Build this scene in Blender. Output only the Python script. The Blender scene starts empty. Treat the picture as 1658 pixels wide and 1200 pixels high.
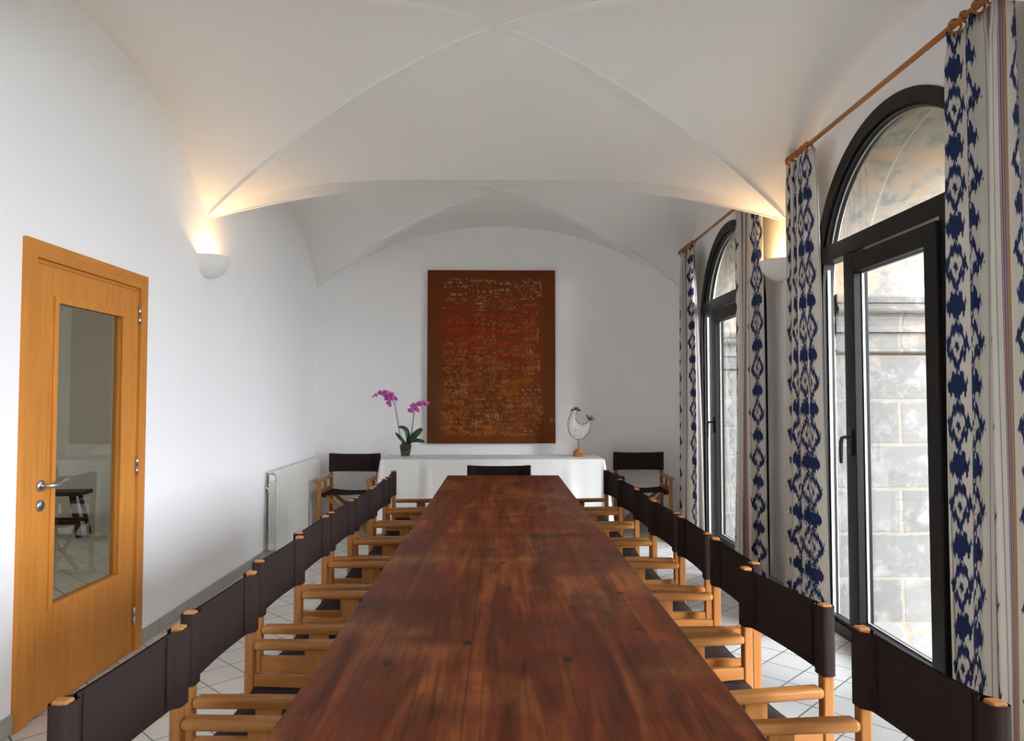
import bpy, bmesh, math, random
from math import sin, cos, pi, radians as R, sqrt
from mathutils import Vector, Matrix

# ---------------------------------------------------------------- camera, world, light, exposure
SC = bpy.context.scene
COL = SC.collection
FPX = 1180.0
cam_d = bpy.data.cameras.new('camera')
cam = bpy.data.objects.new('camera', cam_d)
COL.objects.link(cam)
cam_d.sensor_fit = 'HORIZONTAL'
cam_d.sensor_width = 36.0
cam_d.lens = FPX / 1658.0 * 36.0
cam_d.clip_start = 0.02
cam.location = (0, 0, 1.43)
cam.rotation_euler = (R(90) + math.atan(45 / FPX), 0, -math.atan(20 / FPX))
SC.camera = cam

SC.view_settings.view_transform = 'Standard'
SC.view_settings.look = 'None'
SC.view_settings.gamma = 1.0
SC.view_settings.use_curve_mapping = False
SC.view_settings.exposure = 1.36
SKY_BASE, SKY_GLOW = 3.8, 21.0             # even overcast sky plus a broad bright patch around the veiled sun
SUN_DIR = (0.46, -0.84, 0.32)
SC.cycles.max_bounces = 14
SC.cycles.diffuse_bounces = 9
SC.cycles.transparent_max_bounces = 16
SC.cycles.sample_clamp_indirect = 6.0
SC.cycles.caustics_reflective = False
SC.cycles.caustics_refractive = False

world = bpy.data.worlds.new('overcast_sky')
SC.world = world
world.use_nodes = True
_wt = world.node_tree
_bg = _wt.nodes['Background']
_tc = _wt.nodes.new('ShaderNodeTexCoord')
_dot = _wt.nodes.new('ShaderNodeVectorMath')
_dot.operation = 'DOT_PRODUCT'
_sd = Vector(SUN_DIR).normalized()
_dot.inputs[1].default_value = _sd
_wt.links.new(_tc.outputs['Generated'], _dot.inputs[0])
_mx = _wt.nodes.new('ShaderNodeMath'); _mx.operation = 'MAXIMUM'; _mx.inputs[1].default_value = 0.0
_wt.links.new(_dot.outputs['Value'], _mx.inputs[0])
_pw = _wt.nodes.new('ShaderNodeMath'); _pw.operation = 'POWER'; _pw.inputs[1].default_value = 7.0
_wt.links.new(_mx.outputs[0], _pw.inputs[0])
_ma = _wt.nodes.new('ShaderNodeMath'); _ma.operation = 'MULTIPLY_ADD'
_ma.inputs[1].default_value = SKY_GLOW; _ma.inputs[2].default_value = SKY_BASE
_wt.links.new(_pw.outputs[0], _ma.inputs[0])
_wt.links.new(_ma.outputs[0], _bg.inputs['Strength'])
_cm = _wt.nodes.new('ShaderNodeMix'); _cm.data_type = 'RGBA'
_cm.inputs[6].default_value = (0.80, 0.875, 1.0, 1)      # sky away from the sun
_cm.inputs[7].default_value = (0.975, 0.96, 1.0, 1)      # around the sun
_wt.links.new(_pw.outputs[0], _cm.inputs['Factor'])
_wt.links.new(_cm.outputs[2], _bg.inputs['Color'])

# room dimensions (metres)
XL, XR = -2.083, 2.065
YB, YF = 8.31, -3.14
BAYS = [(-3.14, -0.44), (-0.44, 2.29), (2.29, 5.18), (5.18, 8.31)]
WINC = [-1.51, 1.14, 3.79, 6.50]          # arched openings along the right wall
WR, WZ = 0.918, 2.10                       # arch radius, springing height
ZS, ZG, ZW, ZT = 2.71, 3.37, 3.36, 3.00    # vault: springing, crown, wall arch, cross arch


def area_light(name, loc, rot, sx, sy, power, color=(1, 1, 1), portal=False):
    d = bpy.data.lights.new(name, 'AREA')
    d.shape = 'RECTANGLE'
    d.size, d.size_y = sx, sy
    d.energy = power
    d.color = color
    d.cycles.is_portal = portal
    o = bpy.data.objects.new(name, d)
    COL.objects.link(o)
    o.location = loc
    o.rotation_euler = rot
    return o


for wy in WINC:                            # daylight enters through the four arched openings
    area_light('sky_portal', (2.965, wy, 1.55), (0, R(90), 0), 3.0, 1.84, 1.0, portal=True)

# ---------------------------------------------------------------- helpers
rng = random.Random(7)


def tag(o, label=None, cat=None, group=None, kind=None):
    if label: o['label'] = label
    if cat: o['category'] = cat
    if group: o['group'] = group
    if kind: o['kind'] = kind
    return o


def empty(name, loc=(0, 0, 0), rz=0.0, **kw):
    o = bpy.data.objects.new(name, None)
    COL.objects.link(o)
    o.location = loc
    o.rotation_euler = (0, 0, rz)
    o.empty_display_size = 0.1
    return tag(o, **kw)


def copy_tree(o, parent=None):
    c = o.copy()
    COL.objects.link(c)
    if parent is not None:
        c.parent = parent
        c.matrix_parent_inverse = o.matrix_parent_inverse.copy()
    for ch in list(o.children):
        copy_tree(ch, c)
    return c


class MB:
    """collects shapes; build() links them as one mesh object"""

    def __init__(self):
        self.bm = bmesh.new()

    def add(self, bm2, M=None):
        if M is not None:
            bmesh.ops.transform(bm2, matrix=M, verts=bm2.verts)
        vm = {}
        for v in bm2.verts:
            vm[v] = self.bm.verts.new(v.co)
        for f in bm2.faces:
            try:
                nf = self.bm.faces.new([vm[v] for v in f.verts])
                nf.smooth = f.smooth
            except ValueError:
                pass
        bm2.free()

    def box(self, lo, hi, bevel=0.0, seg=2, M=None):
        b = bmesh.new()
        bmesh.ops.create_cube(b, size=1.0)
        S = [(hi[i] - lo[i]) for i in range(3)]
        C = [(hi[i] + lo[i]) / 2 for i in range(3)]
        for v in b.verts:
            v.co = Vector((v.co.x * S[0] + C[0], v.co.y * S[1] + C[1], v.co.z * S[2] + C[2]))
        if bevel > 0:
            bmesh.ops.bevel(b, geom=b.edges[:], offset=min(bevel, min(S) * 0.45), segments=seg,
                            profile=0.5, affect='EDGES', clamp_overlap=True)
        self.add(b, M)

    def beam(self, p, q, w, h, bevel=0.003, up=(0, 0, 1)):
        p, q = Vector(p), Vector(q)
        d = q - p
        L = d.length
        z = d.normalized()
        u = Vector(up)
        x = u.cross(z)
        if x.length < 1e-4:
            x = Vector((1, 0, 0)).cross(z)
        x.normalize()
        y = z.cross(x)
        M = Matrix((x, y, z)).transposed().to_4x4()
        M.translation = p
        self.box((-w / 2, -h / 2, 0), (w / 2, h / 2, L), bevel, 2, M)

    def tube(self, pts, r, n=10, cap=True, closed=False):
        pts = [Vector(p) for p in pts]
        rs = r if isinstance(r, (list, tuple)) else [r] * len(pts)
        m = len(pts)
        rings = []
        prev = None
        for i, p in enumerate(pts):
            if closed:
                t = pts[(i + 1) % m] - pts[i - 1]
            else:
                t = pts[min(i + 1, m - 1)] - pts[max(i - 1, 0)]
            t.normalize()
            if prev is None:
                a = Vector((0, 0, 1)) if abs(t.z) < 0.9 else Vector((1, 0, 0))
                u = t.cross(a).normalized()
            else:
                u = (prev - t * prev.dot(t)).normalized()
            prev = u
            w = t.cross(u)
            rings.append([self.bm.verts.new(p + (u * cos(2 * pi * k / n) + w * sin(2 * pi * k / n)) * rs[i])
                          for k in range(n)])
        cnt = m if closed else m - 1
        for i in range(cnt):
            a, b = rings[i], rings[(i + 1) % m]
            for k in range(n):
                f = self.bm.faces.new((a[k], a[(k + 1) % n], b[(k + 1) % n], b[k]))
                f.smooth = True
        if cap and not closed:
            self.bm.faces.new(rings[0][::-1])
            self.bm.faces.new(rings[-1])

    def lathe(self, prof, n=32, a0=0.0, a1=2 * pi, M=None, smooth=True):
        b = bmesh.new()
        full = abs(a1 - a0 - 2 * pi) < 1e-6
        cols = n if full else n + 1
        grid = []
        for k in range(cols):
            a = a0 + (a1 - a0) * k / n
            grid.append([b.verts.new((r * cos(a), r * sin(a), z)) for r, z in prof])
        for k in range(n):
            A, B = grid[k], grid[(k + 1) % cols]
            for i in range(len(prof) - 1):
                f = b.faces.new((A[i], B[i], B[i + 1], A[i + 1]))
                f.smooth = smooth
        bmesh.ops.remove_doubles(b, verts=b.verts, dist=1e-6)
        bmesh.ops.dissolve_degenerate(b, edges=b.edges, dist=1e-6)
        self.add(b, M)

    def prism(self, poly, d, M=None):
        """polygon (x, y) extruded along +z by d"""
        b = bmesh.new()
        f = b.faces.new([b.verts.new((x, y, 0)) for x, y in poly])
        bmesh.ops.triangulate(b, faces=[f], ngon_method='BEAUTY')
        r = bmesh.ops.extrude_face_region(b, geom=b.faces[:])
        bmesh.ops.translate(b, vec=(0, 0, d), verts=[v for v in r['geom'] if isinstance(v, bmesh.types.BMVert)])
        self.add(b, M)

    def grid(self, fn, nu, nv, smooth=True, wrap=False, uvfn=None):
        V = [[self.bm.verts.new(fn(i / nu, j / nv)) for j in range(nv + 1)] for i in range(nu if wrap else nu + 1)]
        uvl = self.bm.loops.layers.uv.verify() if uvfn else None
        for i in range(nu):
            for j in range(nv):
                ij = [(i, j), (i + 1, j), (i + 1, j + 1), (i, j + 1)]
                f = self.bm.faces.new([V[a % nu if wrap else a][b] for a, b in ij])
                f.smooth = smooth
                if uvl:
                    for l, (a, b) in zip(f.loops, ij):
                        l[uvl].uv = uvfn(a / nu, b / nv)

    def build(self, name, mat, parent=None, fix=True, **kw):
        if fix:
            bmesh.ops.recalc_face_normals(self.bm, faces=self.bm.faces)
        me = bpy.data.meshes.new(name)
        self.bm.to_mesh(me)
        self.bm.free()
        me.materials.append(mat)
        o = bpy.data.objects.new(name, me)
        COL.objects.link(o)
        if parent is not None:
            o.parent = parent
        return tag(o, **kw)


def solidify(o, t, off=0.0):
    m = o.modifiers.new('thickness', 'SOLIDIFY')
    m.thickness = t
    m.offset = off
    return o


YZX = Matrix(((0, 0, 1, 0), (1, 0, 0, 0), (0, 1, 0, 0), (0, 0, 0, 1)))   # (a, b, c) -> x=c, y=a, z=b
XZY = Matrix(((1, 0, 0, 0), (0, 0, 1, 0), (0, 1, 0, 0), (0, 0, 0, 1)))   # (a, b, c) -> x=a, y=c, z=b


# ---------------------------------------------------------------- material helpers
class NT:
    def __init__(self, name):
        self.m = bpy.data.materials.new(name)
        self.m.use_nodes = True
        self.t = self.m.node_tree
        self.t.nodes.clear()
        self.out = self.n('ShaderNodeOutputMaterial')

    def n(self, typ, **kw):
        nd = self.t.nodes.new(typ)
        for k, v in kw.items():
            setattr(nd, k, v)
        return nd

    def l(self, a, b):
        self.t.links.new(a, b)

    def setin(self, sock, v):
        if isinstance(v, bpy.types.NodeSocket):
            self.l(v, sock)
        else:
            sock.default_value = v

    def math(self, op, a, b=None, c=None, clamp=False):
        nd = self.n('ShaderNodeMath', operation=op, use_clamp=clamp)
        self.setin(nd.inputs[0], a)
        if b is not None: self.setin(nd.inputs[1], b)
        if c is not None: self.setin(nd.inputs[2], c)
        return nd.outputs[0]

    def coord(self, kind='Object', scale=(1, 1, 1), rot=(0, 0, 0), loc=(0, 0, 0)):
        tc = self.n('ShaderNodeTexCoord')
        mp = self.n('ShaderNodeMapping')
        mp.inputs['Scale'].default_value = scale
        mp.inputs['Rotation'].default_value = rot
        mp.inputs['Location'].default_value = loc
        self.l(tc.outputs[kind], mp.inputs['Vector'])
        return mp.outputs[0]

    def noise(self, vec, scale, detail=3.0, rough=0.55, dist=0.0):
        nd = self.n('ShaderNodeTexNoise')
        self.l(vec, nd.inputs['Vector'])
        nd.inputs['Scale'].default_value = scale
        nd.inputs['Detail'].default_value = detail
        nd.inputs['Roughness'].default_value = rough
        nd.inputs['Distortion'].default_value = dist
        return nd.outputs['Fac']

    def mix(self, fac, a, b, blend='MIX'):
        nd = self.n('ShaderNodeMix', data_type='RGBA', blend_type=blend)
        self.setin(nd.inputs['Factor'], fac)
        for s, v in ((nd.inputs[6], a), (nd.inputs[7], b)):
            if isinstance(v, bpy.types.NodeSocket):
                self.l(v, s)
            else:
                s.default_value = tuple(v) + ((1,) if len(v) == 3 else ())
        return nd.outputs[2]

    def ramp(self, fac, stops):
        nd = self.n('ShaderNodeValToRGB')
        self.l(fac, nd.inputs[0])
        e = nd.color_ramp.elements
        while len(e) < len(stops):
            e.new(0.5)
        for i, (p, c) in enumerate(stops):
            e[i].position = p
            e[i].color = tuple(c) + (1,) if len(c) == 3 else c
        return nd.outputs[0]

    def step(self, v, lo, hi):
        nd = self.n('ShaderNodeMapRange')
        nd.clamp = True
        self.setin(nd.inputs[0], v)
        nd.inputs[1].default_value = lo
        nd.inputs[2].default_value = hi
        return nd.outputs[0]

    def sep(self, vec):
        nd = self.n('ShaderNodeSeparateXYZ')
        self.l(vec, nd.inputs[0])
        return nd.outputs

    def bsdf(self, color, rough=0.5, metallic=0.0, spec=0.5, bump=None, bump_d=0.002, bump_s=0.4, **extra):
        p = self.n('ShaderNodeBsdfPrincipled')
        self.setin(p.inputs['Base Color'], color if isinstance(color, bpy.types.NodeSocket) else tuple(color) + (1,))
        self.setin(p.inputs['Roughness'], rough)
        p.inputs['Metallic'].default_value = metallic
        p.inputs['Specular IOR Level'].default_value = spec
        for k, v in extra.items():
            self.setin(p.inputs[k], v)
        if bump is not None:
            b = self.n('ShaderNodeBump')
            b.inputs['Strength'].default_value = bump_s
            b.inputs['Distance'].default_value = bump_d
            self.l(bump, b.inputs['Height'])
            self.l(b.outputs[0], p.inputs['Normal'])
        self.l(p.outputs[0], self.out.inputs[0])
        return p


def simple(name, c, rough=0.5, var=0.12, scale=12.0, metallic=0.0, spec=0.5, stretch=(1, 1, 1), bump=0.0, **ex):
    t = NT(name)
    v = t.coord('Object', stretch)
    f = t.noise(v, scale, 4)
    col = t.mix(f, [x * (1 - var) for x in c], [min(1, x * (1 + var)) for x in c])
    t.bsdf(col, rough, metallic, spec, bump=f if bump else None, bump_d=bump, **ex)
    return t.m


def wood(name, dark, light, along='z', rough=0.4, scale=1.0, rings=26.0, spec=0.2):
    t = NT(name)
    st = {'x': (0.06, 1, 1), 'y': (1, 0.06, 1), 'z': (1, 1, 0.06)}[along]
    v = t.coord('Object', tuple(s * scale for s in st))
    f = t.noise(v, rings, 5, 0.6, 0.6)
    g = t.noise(v, rings * 5, 3, 0.6)
    h = t.noise(t.coord('Object'), 3.0, 2)
    f2 = t.math('MULTIPLY_ADD', g, 0.35, t.math('MULTIPLY', f, 0.75))
    col = t.ramp(f2, [(0.3, dark), (0.72, light)])
    col = t.mix(t.math('MULTIPLY', h, 0.35), col, [c * 0.75 for c in dark])
    t.bsdf(col, rough, 0, spec, bump=f2, bump_d=0.0006, bump_s=0.3)
    return t.m


M = {}
# plaster
t = NT('white_plaster')
v = t.coord('Object')
f = t.noise(v, 1.3, 4)
g = t.noise(v, 26, 4)
col = t.mix(f, (0.865, 0.865, 0.86), (0.90, 0.90, 0.895))
t.bsdf(col, 0.85, 0, 0.2, bump=t.math('MULTIPLY_ADD', f, 6.0, g), bump_d=0.0012, bump_s=0.25)
M['plaster'] = t.m
t = NT('vault_plaster')
v = t.coord('Object')
f = t.noise(v, 1.1, 4)
g = t.noise(v, 22, 4)
col = t.mix(f, (0.835, 0.82, 0.79), (0.88, 0.865, 0.835))
t.bsdf(col, 0.85, 0, 0.2, bump=t.math('MULTIPLY_ADD', f, 8.0, g), bump_d=0.0016, bump_s=0.25)
M['vault'] = t.m
M['sconce'] = simple('white_gypsum', (0.80, 0.79, 0.76), 0.7, 0.03)

# diagonal floor tiles
t = NT('floor_tiles')
S = 0.205
tc = t.n('ShaderNodeTexCoord')
x, y, z = t.sep(tc.outputs['Object'])
a = t.math('DIVIDE', t.math('ADD', x, t.math('ADD', y, -5.74 + 8.7)), S * sqrt(2))
b = t.math('DIVIDE', t.math('SUBTRACT', y, t.math('ADD', x, 2.547 - 8.7)), S * sqrt(2))
fa = t.math('FRACT', a)
fb = t.math('FRACT', b)
da = t.math('MINIMUM', fa, t.math('SUBTRACT', 1.0, fa))
db = t.math('MINIMUM', fb, t.math('SUBTRACT', 1.0, fb))
d = t.math('MINIMUM', da, db)
line = t.step(d, 0.010, 0.020)
cell = t.n('ShaderNodeCombineXYZ')
t.l(t.math('FLOOR', a), cell.inputs[0])
t.l(t.math('FLOOR', b), cell.inputs[1])
wn = t.n('ShaderNodeTexWhiteNoise')
t.l(cell.outputs[0], wn.inputs['Vector'])
cl = t.noise(t.coord('Object'), 7.0, 4)
tile = t.mix(wn.outputs['Value'], (0.66, 0.645, 0.61), (0.74, 0.725, 0.69))
tile = t.mix(t.math('MULTIPLY', cl, 0.35), tile, (0.55, 0.52, 0.47))
col = t.mix(line, (0.085, 0.08, 0.075), tile)
t.bsdf(col, 0.32, 0, 0.5, bump=line, bump_d=0.0015, bump_s=0.5)
M['floor'] = t.m

t = NT('grey_skirting_tile')
x, y, z = t.sep(t.n('ShaderNodeTexCoord').outputs['Object'])
fy = t.math('FRACT', t.math('DIVIDE', t.math('ADD', x, y), 0.205))
ln = t.step(t.math('MINIMUM', fy, t.math('SUBTRACT', 1.0, fy)), 0.008, 0.02)
cl = t.noise(t.coord('Object'), 9, 4)
col = t.mix(ln, (0.20, 0.19, 0.16), t.mix(cl, (0.30, 0.29, 0.245), (0.40, 0.385, 0.33)))
t.bsdf(col, 0.4)
M['skirting'] = t.m

# stone blocks of the deep window reveals
t = NT('pale_stone')
tc = t.n('ShaderNodeTexCoord')
x, y, z = t.sep(tc.outputs['Object'])
cv = t.n('ShaderNodeCombineXYZ')
t.l(t.math('ADD', x, t.math('MULTIPLY', t.noise(tc.outputs['Object'], 5, 2), 0.02)), cv.inputs[0])
t.l(t.math('ADD', z, t.math('MULTIPLY_ADD', t.noise(tc.outputs['Object'], 7, 2), 0.02, 0.012)), cv.inputs[1])
br = t.n('ShaderNodeTexBrick')
br.offset = 0.42
br.squash = 1.0
t.l(cv.outputs[0], br.inputs['Vector'])
br.inputs['Scale'].default_value = 1.0
br.inputs['Brick Width'].default_value = 0.47
br.inputs['Row Height'].default_value = 0.288
br.inputs['Mortar Size'].default_value = 0.013
br.inputs['Mortar Smooth'].default_value = 0.35
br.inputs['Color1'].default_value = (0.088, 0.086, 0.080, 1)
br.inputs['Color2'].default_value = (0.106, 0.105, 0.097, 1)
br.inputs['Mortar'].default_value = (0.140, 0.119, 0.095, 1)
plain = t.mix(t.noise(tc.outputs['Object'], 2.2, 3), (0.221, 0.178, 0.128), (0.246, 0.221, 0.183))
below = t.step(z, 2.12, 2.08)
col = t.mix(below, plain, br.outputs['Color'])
mot = t.noise(tc.outputs['Object'], 9, 6, 0.65)
col = t.mix(t.step(mot, 0.50, 0.62), col, (0.138, 0.134, 0.124))
big = t.noise(t.coord('Object', (1, 1, 1), (0, 0, 0), (3, 1, 0)), 2.6, 4, 0.6)
org = t.math('MULTIPLY', t.step(big, 0.52, 0.66), t.step(z, 1.6, 2.6))
col = t.mix(t.math('MULTIPLY', org, 0.75), col, (0.33, 0.20, 0.09))
streak = t.noise(t.coord('Object', (1.0, 1.0, 5.0)), 4.0, 6, 0.7)
col = t.mix(t.math('MULTIPLY', t.step(streak, 0.60, 0.70), 0.5), col, (0.12, 0.105, 0.085))
pit = t.noise(tc.outputs['Object'], 60, 2)
col = t.mix(t.math('MULTIPLY', t.step(pit, 0.68, 0.72), 0.6), col, (0.12, 0.10, 0.08))
jd = t.math('ABSOLUTE', t.math('SUBTRACT', x, t.math('MULTIPLY_ADD', t.noise(tc.outputs['Object'], 6, 2), 0.012, 2.385)))
jl = t.math('MULTIPLY', t.step(jd, 0.008, 0.003), t.step(z, 2.08, 2.14))
col = t.mix(jl, col, (0.324, 0.288, 0.230))
hgt = t.math('ADD', t.math('MULTIPLY', mot, 1.0), t.math('MULTIPLY', br.outputs['Fac'], t.math('MULTIPLY', below, -0.8)))
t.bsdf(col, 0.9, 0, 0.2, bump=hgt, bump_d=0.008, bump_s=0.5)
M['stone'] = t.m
t = NT('stone_paving')
v = t.coord('Object', (1, 1, 1), (0, 0, 0.5))
vo = t.n('ShaderNodeTexVoronoi', feature='DISTANCE_TO_EDGE')
vo.inputs['Scale'].default_value = 2.2
t.l(v, vo.inputs['Vector'])
ln = t.step(vo.outputs['Distance'], 0.02, 0.06)
nn = t.noise(v, 6, 5)
col = t.mix(ln, (0.22, 0.17, 0.12), t.mix(nn, (0.15, 0.145, 0.135), (0.20, 0.195, 0.18)))
t.bsdf(col, 0.85, bump=ln, bump_d=0.004)
M['paving'] = t.m

M['earth'] = simple('unseen_dark_ground', (0.17, 0.165, 0.13), 0.9, 0.3, 2.0)  # unseen ground, darkened so less light bounces up to the vault
M['door_wood_v'] = wood('beech_veneer_upright', (0.495, 0.178, 0.029), (0.699, 0.292, 0.055), 'z', 0.38, 1.0, 30)
M['door_wood_h'] = wood('beech_veneer_level', (0.495, 0.178, 0.029), (0.699, 0.292, 0.055), 'y', 0.38, 1.0, 30)
M['chair_wood_v'] = wood('varnished_pine_upright', (0.30, 0.108, 0.024), (0.475, 0.208, 0.064), 'z', 0.28, 1.0, 34)
M['chair_wood_y'] = wood('varnished_pine_arm', (0.30, 0.108, 0.024), (0.49, 0.22, 0.068), 'y', 0.25, 1.0, 34)
M['chair_wood_x'] = wood('varnished_pine_cross', (0.30, 0.108, 0.024), (0.475, 0.208, 0.064), 'x', 0.28, 1.0, 34)
M['rod_wood'] = wood('orange_beech_rod', (0.34, 0.12, 0.028), (0.46, 0.19, 0.05), 'y', 0.35, 1.0, 40)
M['dark_wood'] = wood('dark_oak', (0.035, 0.014, 0.007), (0.075, 0.032, 0.016), 'x', 0.4, 1.0, 30)
M['base_wood'] = simple('turned_orange_wood', (0.42, 0.16, 0.035), 0.35, 0.3, 30, stretch=(1, 1, 0.2))
M['black_metal'] = simple('black_painted_frame', (0.010, 0.009, 0.008), 0.42, 0.2, 20, spec=0.18)
M['rubber'] = simple('black_gasket', (0.008, 0.008, 0.008), 0.6, 0.1, 20)
M['bead_metal'] = simple('grey_glazing_spacer', (0.30, 0.30, 0.29), 0.5, 0.05, 20, metallic=0.3)
M['steel'] = simple('brushed_steel', (0.55, 0.55, 0.56), 0.28, 0.06, 60, metallic=1.0)
M['radiator'] = simple('white_enamel', (0.76, 0.75, 0.71), 0.35, 0.02, 8)
M['black'] = simple('black_plastic', (0.012, 0.012, 0.012), 0.5, 0.2, 20)

# canvas of the chairs
t = NT('brown_canvas')
v = t.coord('Object')
w1 = t.n('ShaderNodeTexWave', wave_type='BANDS', bands_direction='X')
w2 = t.n('ShaderNodeTexWave', wave_type='BANDS', bands_direction='Z')
for w in (w1, w2):
    t.l(v, w.inputs['Vector'])
    w.inputs['Scale'].default_value = 260
ws = t.math('ADD', w1.outputs['Fac'], w2.outputs['Fac'])
n1 = t.noise(v, 5, 4)
col = t.mix(n1, (0.0238, 0.0150, 0.0132), (0.0368, 0.0239, 0.0216))
t.bsdf(col, 0.85, 0, 0.10, bump=ws, bump_d=0.0006, bump_s=0.4, **{'Sheen Weight': 0.0})
M['canvas'] = t.m

# old table wood
def table_mat(name, swap, gain=1.0):
    t = NT(name)
    v = t.coord('Object', (1, 0.10, 1))
    f = t.noise(v, 15, 6, 0.62, 0.8)
    fine = t.noise(t.coord('Object', (1, 0.03, 1)), 95, 3, 0.6)
    cross = t.noise(t.coord('Object', (0.22, 1, 1)), 4.5, 4, 0.6)
    patch = t.noise(t.coord('Object', (1.3, 0.7, 1), (0, 0, 0), (swap, 2, 0)), 2.3, 5, 0.62)
    base = t.ramp(f, [(0.36, (0.030, 0.005, 0.0013)), (0.50, (0.096, 0.0200, 0.004)), (0.66, (0.205, 0.056, 0.011))])
    base = t.mix(t.math('MULTIPLY', t.step(patch, 0.40, 0.62), 0.62), base, (0.122, 0.0205, 0.004))
    base = t.mix(t.math('MULTIPLY', t.step(patch, 0.47, 0.34), 0.6), base, (0.25, 0.080, 0.018))
    base = t.mix(t.math('MULTIPLY', t.step(cross, 0.50, 0.64), 0.5), base, (0.038, 0.007, 0.002))
    base = t.mix(t.math('MULTIPLY', t.step(fine, 0.50, 0.66), 0.55), base, (0.022, 0.005, 0.0015))
    vo = t.n('ShaderNodeTexVoronoi', voronoi_dimensions='2D')
    vo.inputs['Scale'].default_value = 3.4
    vo.inputs['Randomness'].default_value = 1.0
    t.l(t.coord('Object', (1.25, 0.85, 0.0), (0, 0, 0), (swap * 0.7, 0, 0)), vo.inputs['Vector'])
    wob = t.math('MULTIPLY', t.noise(t.coord('Object'), 30, 2), 0.03)
    sel = t.math('GREATER_THAN', t.sep(vo.outputs['Color'])[0], 0.45)
    kn = t.math('MULTIPLY', t.step(t.math('ADD', vo.outputs['Distance'], wob), 0.085, 0.055), sel)
    base = t.mix(t.math('MULTIPLY', kn, 0.9), base, (0.009, 0.005, 0.004))
    x, y, z = t.sep(t.n('ShaderNodeTexCoord').outputs['Object'])
    fr = t.math('FRACT', t.math('DIVIDE', t.math('ADD', x, 0.11), 0.245))
    jn = t.step(t.math('MINIMUM', fr, t.math('SUBTRACT', 1.0, fr)), 0.004, 0.012)
    base = t.mix(t.math('MULTIPLY', t.math('SUBTRACT', 1.0, jn), 0.55), base, (0.035, 0.012, 0.006))
    rgh = t.math('MULTIPLY_ADD', patch, 0.25, 0.36)
    base = t.mix(1.0, base, (gain, gain, gain), 'MULTIPLY')
    t.bsdf(base, rgh, 0, 0.16, bump=t.math('ADD', f, t.math('MULTIPLY', jn, 0.6)), bump_d=0.0012, bump_s=0.35)
    return t.m


M['table_a'] = table_mat('old_reddish_table_wood', 0.0, 0.93)
M['table_b'] = table_mat('old_table_wood_far', 4.3, 1.35)  # colour lifted to imitate the sheen on the far tabletop

# linen
t = NT('white_linen')
v = t.coord('Object')
f = t.noise(v, 6, 4)
t.bsdf(t.mix(f, (0.72, 0.71, 0.68), (0.80, 0.79, 0.765)), 0.85, 0, 0.2, bump=t.noise(v, 14, 4), bump_d=0.003, bump_s=0.35)
M['linen'] = t.m

# glass: clear pane with Fresnel reflection
def glass(name, tint, ior=1.5):
    t = NT(name)
    fr = t.n('ShaderNodeFresnel')
    fr.inputs['IOR'].default_value = ior
    tr = t.n('ShaderNodeBsdfTransparent')
    nz = t.noise(t.coord('Object'), 2.0, 2)
    t.l(t.mix(nz, tint, [min(1, c * 1.02) for c in tint]), tr.inputs['Color'])
    gl = t.n('ShaderNodeBsdfGlossy')
    gl.inputs['Roughness'].default_value = 0.0
    mx = t.n('ShaderNodeMixShader')
    geo = t.n('ShaderNodeNewGeometry')
    t.l(t.math('MULTIPLY', fr.outputs[0], t.math('SUBTRACT', 1.0, geo.outputs['Backfacing'])), mx.inputs[0])
    t.l(tr.outputs[0], mx.inputs[1])
    t.l(gl.outputs[0], mx.inputs[2])
    t.l(mx.outputs[0], t.out.inputs[0])
    return t.m


M['glass'] = glass('window_glass', (0.95, 0.96, 0.955), 1.6)
M['door_glass'] = glass('door_glass_pane', (0.80, 0.82, 0.78), 2.0)
M['pot_glass'] = glass('clear_pot_glass', (0.92, 0.93, 0.92), 1.4)


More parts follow.
